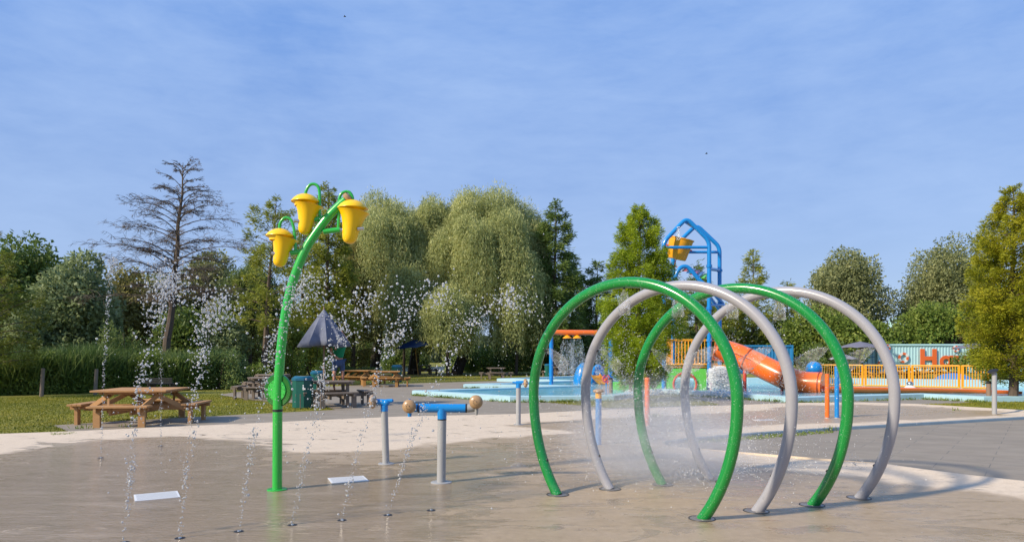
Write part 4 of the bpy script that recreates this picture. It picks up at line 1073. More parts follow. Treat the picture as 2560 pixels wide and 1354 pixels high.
MB().tube(smooth_path([f_(1688, 705), f_(1691, 684), f_(1703, 668), f_(1718, 667), f_(1732, 680), f_(1752, 703), f_(1775, 722), k_(1806, 758)], 6), .085, 14).build('bent_tube', BLUE, pw)
# stripy little roof
for k, (c, m) in enumerate(zip(range(6), (LIME, RED, BLUE, PINK, BLUE2, LIME))):
    a = f_(1700+k*11, 672+k*4.5); b = k_(1712+k*11, 664+k*4); d = (b-a); mb = MB(); mb.box((a+b)/2, (.20, d.length, .04), rot=d.to_track_quat('Y', 'Z').to_matrix()); mb.build('roof_board', m, pw, False)
bc = W(1697, 622, (YF+YR)/2-.1); T = Matrix.Rotation(math.radians(13), 3, 'Y') @ Matrix.Rotation(math.radians(8), 3, 'X')
mb = MB(); mb.lathe([(.001, -.44), (.38, -.44), (.41, -.40), (.515, .40), (.55, .41), (.55, .45), (.50, .45), (.37, -.36), (.001, -.38)], bc, 32, T); bk = mb.build('tipping_bucket', AMBER, pw)
mb = MB(); mb.tube([bc+T @ Vector((-.56, 0, .05)), bc+T @ Vector((.56, 0, .05))], .03, 10); mb.tube([bc+T @ Vector((0, 0, -.4)), bc+T @ Vector((0, 0, -.75))], .018, 8); mb.tube([bc+T @ Vector((-.13, 0, -.75)), bc+T @ Vector((.13, 0, -.75))], .02, 8); mb.build('pull_handle', RED, bk)
drops('bucket_filling_water', np.array([list(W(1697+random.gauss(0, 2.5), random.uniform(566, 600), 27.6)) for _ in range(90)]), RG.uniform(.006, .02, 90), FOAM, 1, label='thin water stream filling the yellow tipping bucket from the frame top', category='water', kind='stuff')
# deck with an amber railing
dk = MB(); dk.box((*((fl_+rr_)/2)[:2], 1.08), (rr_.x-fl_.x-.1, YR-YF-.1, .10)); dk.build('deck', AMBER, pw, False)
def railing(a, b, z0, z1, parent, m=AMBER, nbar=14, name='railing', rad=.022):
    a = Vector(a); b = Vector(b); mb = MB(); u = lambda p, z: Vector((p.x, p.y, z))
    mb.tube([u(a, z1), u(b, z1)], rad*1.35, 8); mb.tube([u(a, z0), u(b, z0)], rad*1.35, 8)
    for k in range(nbar): p = a.lerp(b, (k+.5)/nbar); mb.tube([u(p, z0), u(p, z1)], rad*.62, 6)
    return mb.build(name, m, parent)
railing((fl_.x-.1, YF, 0), (fr_.x-.12, YF, 0), 1.16, 2.18, pw); railing((rl_.x, YR, 0), (rr_.x, YR, 0), 1.16, 2.18, pw); railing((fl_.x-.1, YF, 0), (rl_.x, YR, 0), 1.16, 2.18, pw)
# lime wall with a round crawl hole
def holed(x0, x1, z0, z1, y, cx, cz, R, m, parent, th=.10):
    N = 64; V = []; Fc = []
    def outer(a):
        dx, dz = math.cos(a), math.sin(a); s = 1e9
        if dx > 1e-6: s = min(s, (x1-cx)/dx)
        if dx < -1e-6: s = min(s, (x0-cx)/dx)
        if dz > 1e-6: s = min(s, (z1-cz)/dz)
        if dz < -1e-6: s = min(s, (z0-cz)/dz)
        return cx+dx*s, cz+dz*s
    A = sorted([2*PI*k/N for k in range(N)]+[math.atan2(zz-cz, xx-cx) % (2*PI) for xx in (x0, x1) for zz in (z0, z1)]); n = len(A)
    for yy in (y, y+th):
        for a in A: V.append((cx+R*math.cos(a), yy, cz+R*math.sin(a)))
        for a in A: o = outer(a); V.append((o[0], yy, o[1]))
    for k in range(n):
        j = (k+1) % n
        Fc += [(k, j, n+j, n+k), (2*n+k, 3*n+k, 3*n+j, 2*n+j), (k, 2*n+k, 2*n+j, j), (n+k, n+j, 3*n+j, 3*n+k)]
    return fixn(mesh_obj('lime_wall', V, Fc, m, parent))
wy = YF-.25; cxx = X(1712, wy); zc_ = CH-(963-HY)*wy/F
lw = holed(X(1668, wy), X(1766, wy), 0.0, CH-(921-HY)*wy/F, wy, cxx, zc_+.05, .44, LIME, pw)
mb = MB(); mb.tube([Vector((cxx+.47*math.cos(a), wy-.03, zc_+.05+.47*math.sin(a))) for a in [2*PI*k/40 for k in range(40)]], .045, 10, closed=True); mb.build('crawl_ring', RED, lw)
mb = MB(); mb.box(((X(1530, wy)+X(1664, wy))/2+.2, wy+.4, .2), (X(1664, wy)-X(1530, wy)+.3, .10, .46), bev=.02); mb.build('low_lime_wall', LIME, pw, False)
mb = MB()
for px in (1535, 1600, 1655): mb.tube([(X(px, wy), wy+.5, 0), (X(px, wy), wy+.5, .6)], .05, 10)
mb.build('wall_posts', BLUE2, pw)

# orange tube slide and its flat run-out
SEAM = paint('dark_orange_seam', (.30, .045, .01, 1), .5, 0, .2)
sl = thing('tube_slide', 'orange tube slide running down from the play tower into a long open channel', 'slide', (X(1900, 28), 28, 0))
sp = smooth_path([W(1786, 872, 28.9), W(1812, 877, 28.8), W(1848, 889, 28.5), W(1890, 908, 28.1), W(1935, 930, 27.6), W(1975, 948, 27.1), W(2012, 958, 26.6), W(2057, 961, 26.2)], 6)
MB().tube(sp, .475, 32).build('tube', ORANGE, sl)
n = len(sp)
for i in (15, 29, n-2):
    mb = MB(); d = sp[i+1]-sp[i]; mb.lathe([(.475, -.02), (.495, -.02), (.495, .02), (.475, .02)], sp[i], 32, axis_m(d)); mb.build('seam_flange', SEAM, sl)
# a seam line along its flank
mb = MB(); sd_ = [sp[i]+Vector((-.12, -.46, .02)) for i in range(10, n-1)]; mb.tube(sd_, .03, 8); mb.build('side_seam', SEAM, sl)
ru = [W(2055, 976, 26.1), W(2150, 979, 26.0), W(2310, 985, 26.0), W(2420, 990, 26.0), W(2545, 994, 25.6)]
def trough(pts, R, m, parent, name):
    V = []; Fc = []; N = 12
    for i, p in enumerate(pts):
        d = (pts[min(i+1, len(pts)-1)]-pts[max(i-1, 0)]); s = Vector((d.y, -d.x, 0)).normalized()
        for rr_ in (R, R-.05):
            for k in range(N+1):
                a = PI*k/N; V.append(p+s*math.cos(a)*rr_+Vector((0, 0, -math.sin(a)*rr_*.62+(.18 if 0 else 0))))
    M2 = 2*(N+1)
    for i in range(len(pts)-1):
        for k in range(M2-1):
            if k == N: continue
            Fc.append((i*M2+k, i*M2+k+1, (i+1)*M2+k+1, (i+1)*M2+k))
        Fc.append((i*M2, (i+1)*M2, (i+1)*M2+N+1, i*M2+N+1)); Fc.append((i*M2+N, i*M2+2*N+1, (i+1)*M2+2*N+1, (i+1)*M2+N))
    return fixn(mesh_obj(name, V, Fc, m, parent, None, True, 50))
for i, p in enumerate(ru): p.z = .36-.04*i
trough(smooth_path(ru, 5), .36, ORANGE, sl, 'run_out_channel')
for px, Yy in ((1862, 28.4), (1955, 27.4)):
    zz = .9 if px < 1900 else .4; MB().tube([(X(px, Yy), Yy, 0), (X(px, Yy), Yy, zz)], .06, 12).build('support', RED, sl)

p_ = W(2035, 922, 27.3); r = thing('water_globe', 'round blue water globe on a short stand over the slide end', 'water globe', (p_.x, p_.y, 0))
MB().ball(p_, .31, 28).build('globe', BLUE, r); MB().tube([(p_.x, p_.y, 0), (p_.x, p_.y, p_.z-.25)], [.10, .10], 16).build('stand', BLUE2, r)
MB().lathe([(.19, -.40), (.22, -.38), (.2, -.30), (.16, -.25)], p_, 20).build('collar', BLUE2, r)
drops('globe_spray', np.array([list(p_+Vector((random.gauss(0, .34), random.gauss(0, .3), random.gauss(.1, .2)))) for _ in range(160)]), RG.uniform(.004, .012, 160), FOAM, 1, label='fine drops scattering off the round blue water globe', category='water drops', kind='stuff')

# orange frame and waterfall by the tower
YO = 27.2; r = thing('spray_arch', 'low orange tube frame standing under the white waterfall', 'play frame', (X(1802, YO), YO, 0))
for a in (0, .9):
    MB().tube(bend([(X(1778, YO+a), YO+a, 0), (X(1778, YO+a), YO+a, .72), (X(1826, YO+a), YO+a, .72), (X(1826, YO+a), YO+a, 0)], .12), .055, 12).build('arch', ORANGE if a == 0 else RED, r)
MB().tube([(X(1862, YO), YO, 0), (X(1862, YO), YO, .95)], .07, 12).build('post', RED, r)
MB().ball((X(1782, YO), YO-.1, .45), .17, 18, (.8, .4, 1.3)).build('paddle', PINK, r)
N = 11000; xs = RG.uniform(1775, 1832, N); u = RG.uniform(0, 1, N)**.8
P = np.array([list(W(a, 0, 27.0)) for a, b in zip(xs, u)]); top = 1.0-.0*xs
P[:, 2] = 1.12-np.abs((xs-1800)/34)**2*.28-u*1.0*RG.uniform(.25, 1.0, N); P[:, 1] += RG.normal(size=N)*.14; P[:, 0] += RG.normal(size=N)*.05
drops('waterfall', P, RG.uniform(.007, .020, N), FOAM, 1, None, (X(1800, 27.0), 27.0, 0), label='white sheet of falling water between the blue tower post and orange slide', category='waterfall', kind='stuff')
P = np.array([[X(px, y) , y, 0.13] for px, y in zip(RG.uniform(1560, 1880, 1600), RG.uniform(23.8, 26.4, 1600))]); P[:, 2] += np.abs(RG.normal(size=1600))*.09
drops('pool_splash', P, RG.uniform(.006, .02, 1600), FOAM, 1, None, tuple(P[0]), label='white splashing water along the pool rim below the lime wall', category='splash', kind='stuff')

# shower beam on a blue post
YS = 33.6; r = thing('shower_beam', 'orange overhead pipe with yellow shower heads carried by a blue post', 'water shower', (X(1527, YS), YS, 0))
s_ = lambda x, y, dy=0: W(x, y, YS+dy)
MB().tube([(X(1527, YS), YS, 0), s_(1527, 846)], .12, 18).build('post', BLUE, r)
MB().tube([s_(1376, 830), s_(1505, 831), s_(1527, 838)], .125, 18).build('pipe', ORANGE, r)
MB().tube([s_(1521, 838), s_(1560, 839, 1.2), s_(1592, 837, 2.6)], .085, 14).build('branch_pipe', ORANGE, r)
MB().ball(s_(1527, 839), .16, 16).build('elbow', ORANGE, r)
MB().tube([(X(1378, YS), YS, 0), s_(1378, 836)], .10, 16).build('post', BLUE, r)
for px in (1418, 1443, 1499):
    c = s_(px, 842); mb = MB(); mb.lathe([(.001, .20), (.03, .17), (.05, .10), (.20, -.02), (.235, -.06), (.001, -.05)], c, 20); h = mb.build('shower_head', AMBER, r)
    n = 1500; uu = RG.uniform(0, 1, n)**.75; aa = RG.uniform(0, 2*PI, n); rr = (.20+.22*np.sqrt(uu))*RG.uniform(.6, 1.08, n)
    P = np.column_stack([c.x+rr*np.cos(aa)+.1*uu*(px-1430)/30, c.y+rr*np.sin(aa), c.z-.08-uu*1.75])
    drops('shower_water', P, np.clip(RG.lognormal(math.log(.011), .35, n), .005, .022), DROP, 1, None, tuple(c), label='curtain of falling drops under the '+{1418: 'outermost', 1443: 'middle', 1499: 'innermost'}[px]+' yellow shower head', category='falling water', group='shower curtains', kind='stuff')

# blue dome with a little slide, and a pink wheel
YD = 35.5; r = thing('toddler_dome', 'bright blue toddler dome in the pool with a small yellow slide', 'play dome', (X(1476, YD), YD, 0))
def shell(cx, w, h, d, name, m, parent, y0, th=.07):
    V = []; Fc = []; NU, NV = 20, 14
    for s in (0, th):
        for i in range(NV+1):
            vv = -1+2*i/NV
            for k in range(NU+1):
                a = PI*k/NU; sc_ = math.sqrt(max(.0, 1-abs(vv)**2.6*.75)); V.append((cx+(w-s)*math.cos(a)*sc_, y0+vv*d, (h-s)*math.sin(a)*sc_))
    n1 = (NU+1)*(NV+1)
    for i in range(NV):
        for k in range(NU):
            a = i*(NU+1)+k; Fc += [(a, a+1, a+NU+2, a+NU+1), (n1+a, n1+a+NU+1, n1+a+NU+2, n1+a+1)]
    for i in (0, NV):
        for k in range(NU): a = i*(NU+1)+k; Fc.append((a, n1+a, n1+a+1, a+1))
    return fixn(mesh_obj(name, V, Fc, m, parent, None, True, 60))
shell(X(1458, YD), .52, 1.17, .5, 'arch_lobe', BLUE, r, YD); shell(X(1494, YD), .46, 1.10, .5, 'arch_lobe', BLUE, r, YD-.1)
a = W(1488, 937, YD-.6); b = W(1512, 959, YD-1.7)
V = []; Fc = []; NN = 10
for i in range(NN+1):
    t_ = i/NN; p = a.lerp(b, t_); p.z = a.z+(b.z-a.z)*(t_**1.0)+.10*math.sin(t_*PI)*(-.6)
    for (o, z) in ((-.22, .10), (-.19, 0), (.19, 0), (.22, .10), (.25, .10), (.21, -.05), (-.21, -.05), (-.25, .10)): V.append(p+Vector((o, 0, z)))
for i in range(NN):
    for k in range(8): Fc.append((i*8+k, i*8+(k+1) % 8, (i+1)*8+(k+1) % 8, (i+1)*8+k))
fixn(mesh_obj('slide', V, Fc, AMBER, r))
r = thing('pinwheel', 'small pink and red wheel beside the toddler slide', 'water wheel', (X(1516, 33), 33, 0)); c = W(1516, 946, 32.6)
MB().tube([c+Vector((.17*math.cos(k*PI/14), 0, .17*math.sin(k*PI/14))) for k in range(28)], .035, 8, closed=True).build('rim', PINK, r)
mb = MB()
for k in range(3): aa = k*PI/3; d = Vector((.16*math.cos(aa), 0, .16*math.sin(aa))); mb.tube([c-d, c+d], .025, 8)
mb.build('spokes', RED, r); MB().tube([(c.x, c.y+.05, 0), c+Vector((0, .05, 0))], .04, 10).build('stand', BLUE2, r)
r = thing('pool_dome', 'wide blue half dome behind the amber fence', 'play dome', (X(2385, 33), 33, 0)); c = Vector((X(2383, 33), 33, 0))
o = MB().lathe([(.98*math.cos(a), .72*math.sin(a)-.02) for a in [PI/2*k/10 for k in range(11)]], c, 36).build('shell', BLUE2, r)
MB().lathe([(.99, .0), (1.04, .02), (1.04, .08), (.98, .10)], c, 36).build('rim', CURB, r)

# amber fence panels
fp = [(2040, 33.5), (2160, 32.0), (2277, 31.0), (2402, 29.9), (2475, 29.3)]
fw = ['amber fence panel ending behind the tall blue post', 'amber fence panel with the parasols above it', 'amber fence panel in front of the blue half dome', 'short amber fence panel behind the golden cypress']
for i in range(4):
    a = Vector((X(*fp[i]), fp[i][1], 0)); b = Vector((X(*fp[i+1]), fp[i+1][1], 0)); d = (b-a).normalized()*.05
    r = thing('bar_fence', fw[i], 'fence', tuple((a+b)/2), 0, 'amber bar fence by the pool')
    railing(a+d, b-d, .14, 1.08, r, AMBER, int((b-a).length*9.5), 'bars', .026)
    for e in (a+d, b-d): MB().box((e.x, e.y, .55), (.06, .05, 1.12), bev=.005).build('post', AMBER, r, False)
wall_run('basin_wall', [(X(1870, 34.5), 34.5), (X(2060, 34.2), 34.2), (X(2600, 30.5), 30.5), (X(2900, 30), 30)], .3, .42, CURB, label='long pale blue basin wall behind the amber fence', cat='wall')
r = thing('basin_spout', 'small round steel spout on the basin wall behind the fence', 'spout', (X(2275, 30.4), 30.4, 0)); MB().ball((X(2275, 30.4), 30.4, .28), .14, 20, (1, 1, .8)).build('ball', STEEL, r); MB().lathe([(.24, 0), (.26, .05), (.2, .15), (.1, .2)], (X(2275, 30.4), 30.4, 0), 20).build('foot', WHITE, r)

# ------------------------------------------------------------------ containers and the far building
def container(label, x0, x1, y, depth, h, m, name='shipping_container'):
    r = thing(name, label, 'shipping container', ((x0+x1)/2, y, 0))
    V = []; Fc = []; n = int((x1-x0)/.07)
    xs = [x0+.12+(x1-x0-.24)*i/n for i in range(n+1)]; dd = lambda i: .013*(1 if (i//2) % 2 else -1)*(1 if True else 0)
    for i, xx in enumerate(xs): V += [(xx, y+.04+dd(i), .16), (xx, y+.04+dd(i), h-.12)]
    for i in range(n): Fc.append((2*i, 2*i+2, 2*i+3, 2*i+1))
    mesh_obj('corrugated_side', V, Fc, m, r)
    mb = MB(); mb.box(((x0+x1)/2, y+depth/2+.12, h/2), (x1-x0-.10, depth-.24, h-.2)); mb.build('body', m, r, False)
    mb = MB()
    for xx in (x0+.07, x1-.07): mb.box((xx, y, h/2), (.14, .14, h), bev=.01)
    mb.box(((x0+x1)/2, y, h-.06), (x1-x0-.28, .12, .12)); mb.box(((x0+x1)/2, y, .09), (x1-x0-.28, .12, .16)); mb.build('frame', m, r, False)
    mb = MB(); mb.box(((x0+x1)/2, y+depth/2, h+.02), (x1-x0, depth+.1, .04)); mb.build('roof', m, r, False)
    return r
YC = 62.0; c1_ = container('pale blue shipping container painted with big orange letters and lifebuoys', X(2193, YC), X(2193, YC)+12.1, YC, 2.4, 2.58, CONT)
# its door end turned to the left, seen beside the long side
dr = MB(); xd = X(2193, YC)
mb = MB(); mb.box((xd-.72, YC+.35, 1.29), (1.40, .06, 2.5)); door = mb.build('door', CONT, c1_, False)
mb = MB()
for q_ in (-1.15, -.72, -.3): mb.tube([(xd+q_, YC+.29, .15), (xd+q_, YC+.29, 2.4)], .022, 8)
mb.box((xd-.72, YC+.30, 1.45), (1.3, .03, .05)); mb.build('lock_rods', CONTB, door)
def lpoly(mb, pts, y, th=.05): mb.addvf([(a, y-th, b) for a, b in pts]+[(a, y, b) for a, b in pts], [tuple(range(len(pts))), tuple(range(len(pts), 2*len(pts)))[::-1]]+[(i, (i+1) % len(pts), len(pts)+(i+1) % len(pts), len(pts)+i) for i in range(len(pts))])
def arcband(mb, cx, cz, R, r_, a0, a1, y, th=.05, n=24, zs=1.0):
    P = []
    for k in range(n):
        b0 = a0+(a1-a0)*k/n; b1 = a0+(a1-a0)*(k+1)/n
        lpoly(mb, [(cx+R*math.cos(b0), cz+R*math.sin(b0)*zs), (cx+R*math.cos(b1), cz+R*math.sin(b1)*zs), (cx+r_*math.cos(b1), cz+r_*math.sin(b1)*zs), (cx+r_*math.cos(b0), cz+r_*math.sin(b0)*zs)], y, th)
yl = YC-.08; zz = lambda y: CH-(y-HY)*YC/F; xx = lambda p: X(p, YC)
def rect(mb, a, b, c, d): lpoly(mb, [(xx(a), zz(d)), (xx(b), zz(d)), (xx(b), zz(c)), (xx(a), zz(c))], yl)
lt = MB(); rect(lt, 2299, 2310, 871.5, 918); rect(lt, 2329, 2340, 871.5, 918); rect(lt, 2310, 2329, 890, 900); lt.build('letter', CONTO, c1_, False)
sx = lambda d: d*YC/F
lt = MB(); arcband(lt, xx(2363), zz(903.5), sx(15.5), sx(7), 0, 2*PI, yl); rect(lt, 2372, 2381, 888, 918); lt.build('letter', CONTO, c1_, False)
lt = MB()
for s in (-1, 1): lpoly(lt, [(xx(2400+s*17), zz(888)), (xx(2400+s*7), zz(888)), (xx(2400-s*1), zz(918)), (xx(2400+s*5), zz(918))], yl-(.01 if s > 0 else 0))
lt.build('letter', CONTO, c1_, False)
lt = MB(); arcband(lt, xx(2438), zz(903.5), sx(15.5), sx(7), .0, 2*PI*.88, yl); rect(lt, 2430, 2452, 900.5, 906.5); lt.build('letter', CONTO, c1_, False)
lt = MB(); rect(lt, 2462, 2471, 888, 918); arcband(lt, xx(2477), zz(902), sx(14), sx(6), 0, PI, yl-.004); rect(lt, 2483, 2491, 902, 918); lt.build('letter', CONTO, c1_, False)
def lifebuoy(px, py, R):
    o = None
    for k in range(8):
        mb = MB(); arcband(mb, xx(px), zz(py), sx(R), sx(R*.58), k*PI/4+.2, (k+1)*PI/4+.2, yl, .05, 5); mb.build('lifebuoy_stripe', CONTO if k % 2 else CONTW, c1_, False)
for a in ((2257, 893.5, 13), (2216, 869, 9), (2388, 871, 8), (2204, 908, 11)): lifebuoy(*a)
container('pale blue shipping container behind the golden cypress at the edge of the photo', X(2193, YC)+12.6, X(2193, YC)+24.7, YC+.1, 2.4, 2.5, CONT)
container('bright blue shipping container above the orange slide', X(1852, 60), X(1983, 60), 60, 2.4, 2.45, CONTB)
r = thing('distant_building', 'tiny pale teal tower block far away between the trees', 'building', (X(2240, 320), 320, 0))
mb = MB(); mb.box((X(2238, 320), 320, 9.5), (3.6, 4, 19)); mb.build('wall', TOWERT, r, False); mb = MB(); mb.box((X(2251, 320), 319.9, 9), (.9, 4.2, 18.4)); mb.build('orange_strip', paint('terracotta_cladding', (.55, .28, .18, 1), .7, 0, .2), r, False)
for k in range(6): mb = MB(); mb.box((X(2238, 320), 317.96, 3+k*2.6), (2.8, .06, 1.1)); mb.build('window_band', paint('glazing', (.12, .2, .24, 1), .2, 0, .1), r, False)
# ------------------------------------------------------------------ stakes and posts
for px, py, Y, h, lab in ((1527, 966, 26.0, .62, 'short wooden tree stake with dark cap near the blue shower post'), (1577, 966, 26.2, .6, 'short wooden tree stake beside the cypress trunk, seen through the hoops'), (2472, 978, 22.6, .60, 'short wooden tree stake beside the grey water cannon')):
    r = thing('tree_stake', lab, 'stake', (X(px, Y), Y, 0), 0, 'stakes supporting the young cypresses')
    MB().tube([(X(px, Y), Y, 0), (X(px, Y), Y, h)], .075, 12).build('stake', WOODS, r); MB().lathe([(.085, 0), (.09, .03), (.06, .07), (.001, .08)], (X(px, Y), Y, h), 14).build('cap', BLACK, r)
for px, Y, h, lab in ((105, 25.6, 1.05, 'leaning wooden fence post in front of the reeds at the left'), (239, 26.6, 1.0, 'thin wooden fence post in front of the reeds behind the picnic table')):
    r = thing('fence_post', lab, 'fence post', (X(px, Y), Y, 0), 0, 'old posts before the reeds'); MB().tube([(X(px, Y)-.02, Y, -.02), (X(px, Y)+.04, Y, h)], [.07, .065], 8).build('timber', WOODG, r)
for px, py, Y, a in ((862, 42, 60, .3), (1766, 384, 60, -.2)):
    p = W(px, py, Y); mb = MB(); mb.ball(p, .05, 10, (2.4, .9, .8)); o = mb
    for s in (-1, 1): o.addvf([p+Vector((-.03, s*.02, .01)), p+Vector((.05, s*.02, .01)), p+Vector((.02, s*.17, .06+.02*s)), p+Vector((-.03, s*.14, .06)), p+Vector((-.03, s*.02, .022)), p+Vector((.05, s*.02, .022)), p+Vector((.02, s*.17, .068+.02*s))], [(0, 1, 2, 3), (4, 5, 6, 3), (0, 1, 5, 4), (1, 2, 6, 5)])
    o.build('bird', BLACK, None, base=tuple(p), label='tiny dark bird '+('high in the sky near the top' if px < 1000 else 'in the sky above the play tower'), cat='bird')

# ------------------------------------------------------------------ trees
random.seed(21)
willow(965, 57, 470, 112, L_WIL, 'weeping willow with grey green curtains just beyond the tipping bucket pole', 1500, 1.6, .42, lean=-1.0)
willow(1066, 58, 484, 92, L_WIL, 'narrower weeping willow squeezed between the two broad ones', 1300, 1.8, .45, lean=-1.2)
willow(1218, 57, 484, 150, L_WIL, 'broadest weeping willow with yellow tinted curtains, above the pool corner', 2300, 1.4, .5, lean=-2.6)
willow(1010, 54, 640, 66, L_WIL, 'low willow curtain filling the gap over the navy parasol', 520, .9, .12)
willow(1290, 54, 590, 66, L_WIL, 'loose low willow hanging over the slim conifer side of the broadest willow', 620, 1.0, .14, leaf_s=.24)
willow(1120, 52, 705, 68, L_WIL, 'small low weeping willow standing before the two broad ones', 700, .9, .15, leaf_s=.26)
willow(1335, 60, 600, 42, L_WIL, 'slim curtain of willow at the edge of the broadest willow', 420, 1.4, .2)
willow(625, 44, 655, 66, L_LGT, 'light yellow green willow behind the leaning sparse cypress', 620, 1.6, .15, leaf_s=.24)
cypress(1388, 55, 505, 84, L_DRK, 'tall dark green conifer right beside the broadest willow', 26000, .08, .34, 'conifer', pw=.38, nb=64)
cypress(1432, 62, 640, 62, L_DRK, 'dark conifer half behind the tall one, above the front green hoop', 9000, .05, .38, 'conifer', pw=.5, nb=44)
cypress(1492, 60, 652, 62, L_DRK, 'dark conifer between the tall one and the bright yellow green cypress', 10000, .05, .36, 'conifer', pw=.5, nb=44)
cypress(1742, 62, 655, 56, L_DRK, 'dark conifer seen through the blue play tower frame', 8000, .05, .36, 'conifer', pw=.5, nb=40)
cypress(1882, 67, 626, 88, L_CON, 'broad olive conifer with a pointed top between play tower and rear hoops', 15000, .05, .36, 'conifer', pw=.72, nb=56)
cypress(1968, 68, 702, 60, L_CON, 'shorter olive conifer just beyond the top of the rear hoops', 9000, .05, .34, 'conifer', pw=.6, nb=40)
cypress(1672, 58, 720, 70, L_CON, 'low olive conifer hidden behind the bright cypress and the tower legs', 8000, .03, .36, 'conifer', pw=.5, nb=40)
cypress(820, 49, 462, 92, L_CON, 'tall olive conifer rising behind the yellow flower buckets', 24000, .10, .30, 'conifer', pw=.62, nb=84)
cypress(758, 52, 560, 74, L_CON, 'olive conifer behind the bent green pole', 11000, .06, .32, 'conifer', pw=.5, nb=50)
cypress(882, 54, 600, 70, L_BRN, 'brownish conifer under the nearest willow crown', 10000, .05, .32, 'conifer', pw=.45, nb=44)
cypress(690, 40, 492, 108, L_CON, 'sparse cypress with a leaning reddish trunk left of the green pole', 22000, .24, .22, sparse=.5, base=((655-CX)*40/F, 40), pw=.42, nb=46, bark=BARK)
cypress(1598, 22.7, 516, 116, L_YEL, 'bright yellow green young cypress on the grass island behind the hoops', 105000, .08, .10, pw=.40, nb=150, droop=.15, skirt=.5)
cypress(2533, 22.6, 470, 138, L_YEL2, 'golden green cypress at the photo edge beside the grey water cannon', 95000, .09, .115, pw=.55, nb=130, droop=.1, skirt=.55)
cypress(2640, 24.5, 520, 110, L_YEL2, 'second golden green cypress mostly outside the frame', 15000, .05, .15, pw=.5, nb=60)
cypress(-12, 25, 628, 128, L_OLY, 'yellow green cypress at the edge of the photo above the reeds', 18000, .22, .15, pw=.35, nb=50, sparse=.75)
cypress(-40, 33, 505, 74, L_BRN, 'dark thin tree whose twigs reach in at the edge high above the others', 5000, .3, .2, sparse=.4, nb=40)
broadleaf(28, 40, 585, 120, L_DRK, 'dark green tree at the left edge above the yellow green cypress', 16000, .08, .26)
broadleaf(112, 42, 612, 80, L_DRK, 'dark green tree with small pointed tufts beside the silver willow', 13000, .08, .26)
broadleaf(195, 36, 622, 84, L_SIL, 'silvery green bushy willow behind the reeds', 20000, .05, .22)
broadleaf(95, 35, 745, 62, L_SIL, 'low silvery bush before the dark green trees', 8000, .04, .22)
broadleaf(300, 46, 655, 90, L_BRN, 'brownish green tree behind the thin vertical jet', 12000, .05, .26)
broadleaf(400, 50, 668, 100, L_OLV, 'grey olive tree directly behind the bare tree trunk', 13000, .05, .3)
broadleaf(520, 50, 640, 95, L_OLV, 'grey olive tree right of the bare tree', 14000, .05, .3)
broadleaf(585, 46, 700, 66, L_BRN, 'brownish green tree next to the light willow', 9000, .05, .26)
broadleaf(560, 40, 785, 66, L_SIL, 'low grey green willow bush behind the clipped sedge', 7000, .03, .22)
broadleaf(470, 43, 775, 90, L_DRK, 'low dark green bush under the bare tree', 9000, .03, .26)
broadleaf(2122, 76, 620, 98, L_OLV, 'round topped grey olive tree between the rear grey hoop and the distant building', 42000, .06, .30, clumps=70)
broadleaf(2395, 76, 585, 124, L_OLV, 'broad grey olive tree leaning in behind the golden cypress', 46000, .06, .30, clumps=70)
broadleaf(2320, 78, 700, 60, L_OLV, 'lower shoulder tree of the broad grey olive one', 8000, .05, .42)
broadleaf(2045, 64, 765, 70, L_MID, 'mid green tree below the round topped olive tree', 9000, .03, .32)
broadleaf(2120, 62, 790, 66, L_MID, 'mid green tree behind the lilac parasol', 8000, .03, .32)
broadleaf(2190, 66, 800, 48, L_MID, 'mid green tree left of the distant building', 6500, .03, .32)
broadleaf(2330, 66, 738, 78, L_MID, 'mid green tree above the pale container lettering', 11000, .03, .32)
broadleaf(2268, 70, 822, 34, L_LGT, 'small light green tree right of the distant building', 4500, .03, .3)
broadleaf(2412, 64.5, 790, 42, L_RED, 'reddish brown leaved tree above the container beside the golden cypress', 5500, .03, .3)
broadleaf(1960, 66, 790, 66, L_MID, 'mid green tree over the bright blue container', 8000, .03, .32)
broadleaf(1800, 68, 760, 74, L_CON, 'olive tree behind the tower legs and slide top', 9000, .03, .34)
broadleaf(2520, 70, 700, 90, L_MID, 'mid green tree behind the golden cypress', 9000, .03, .34)
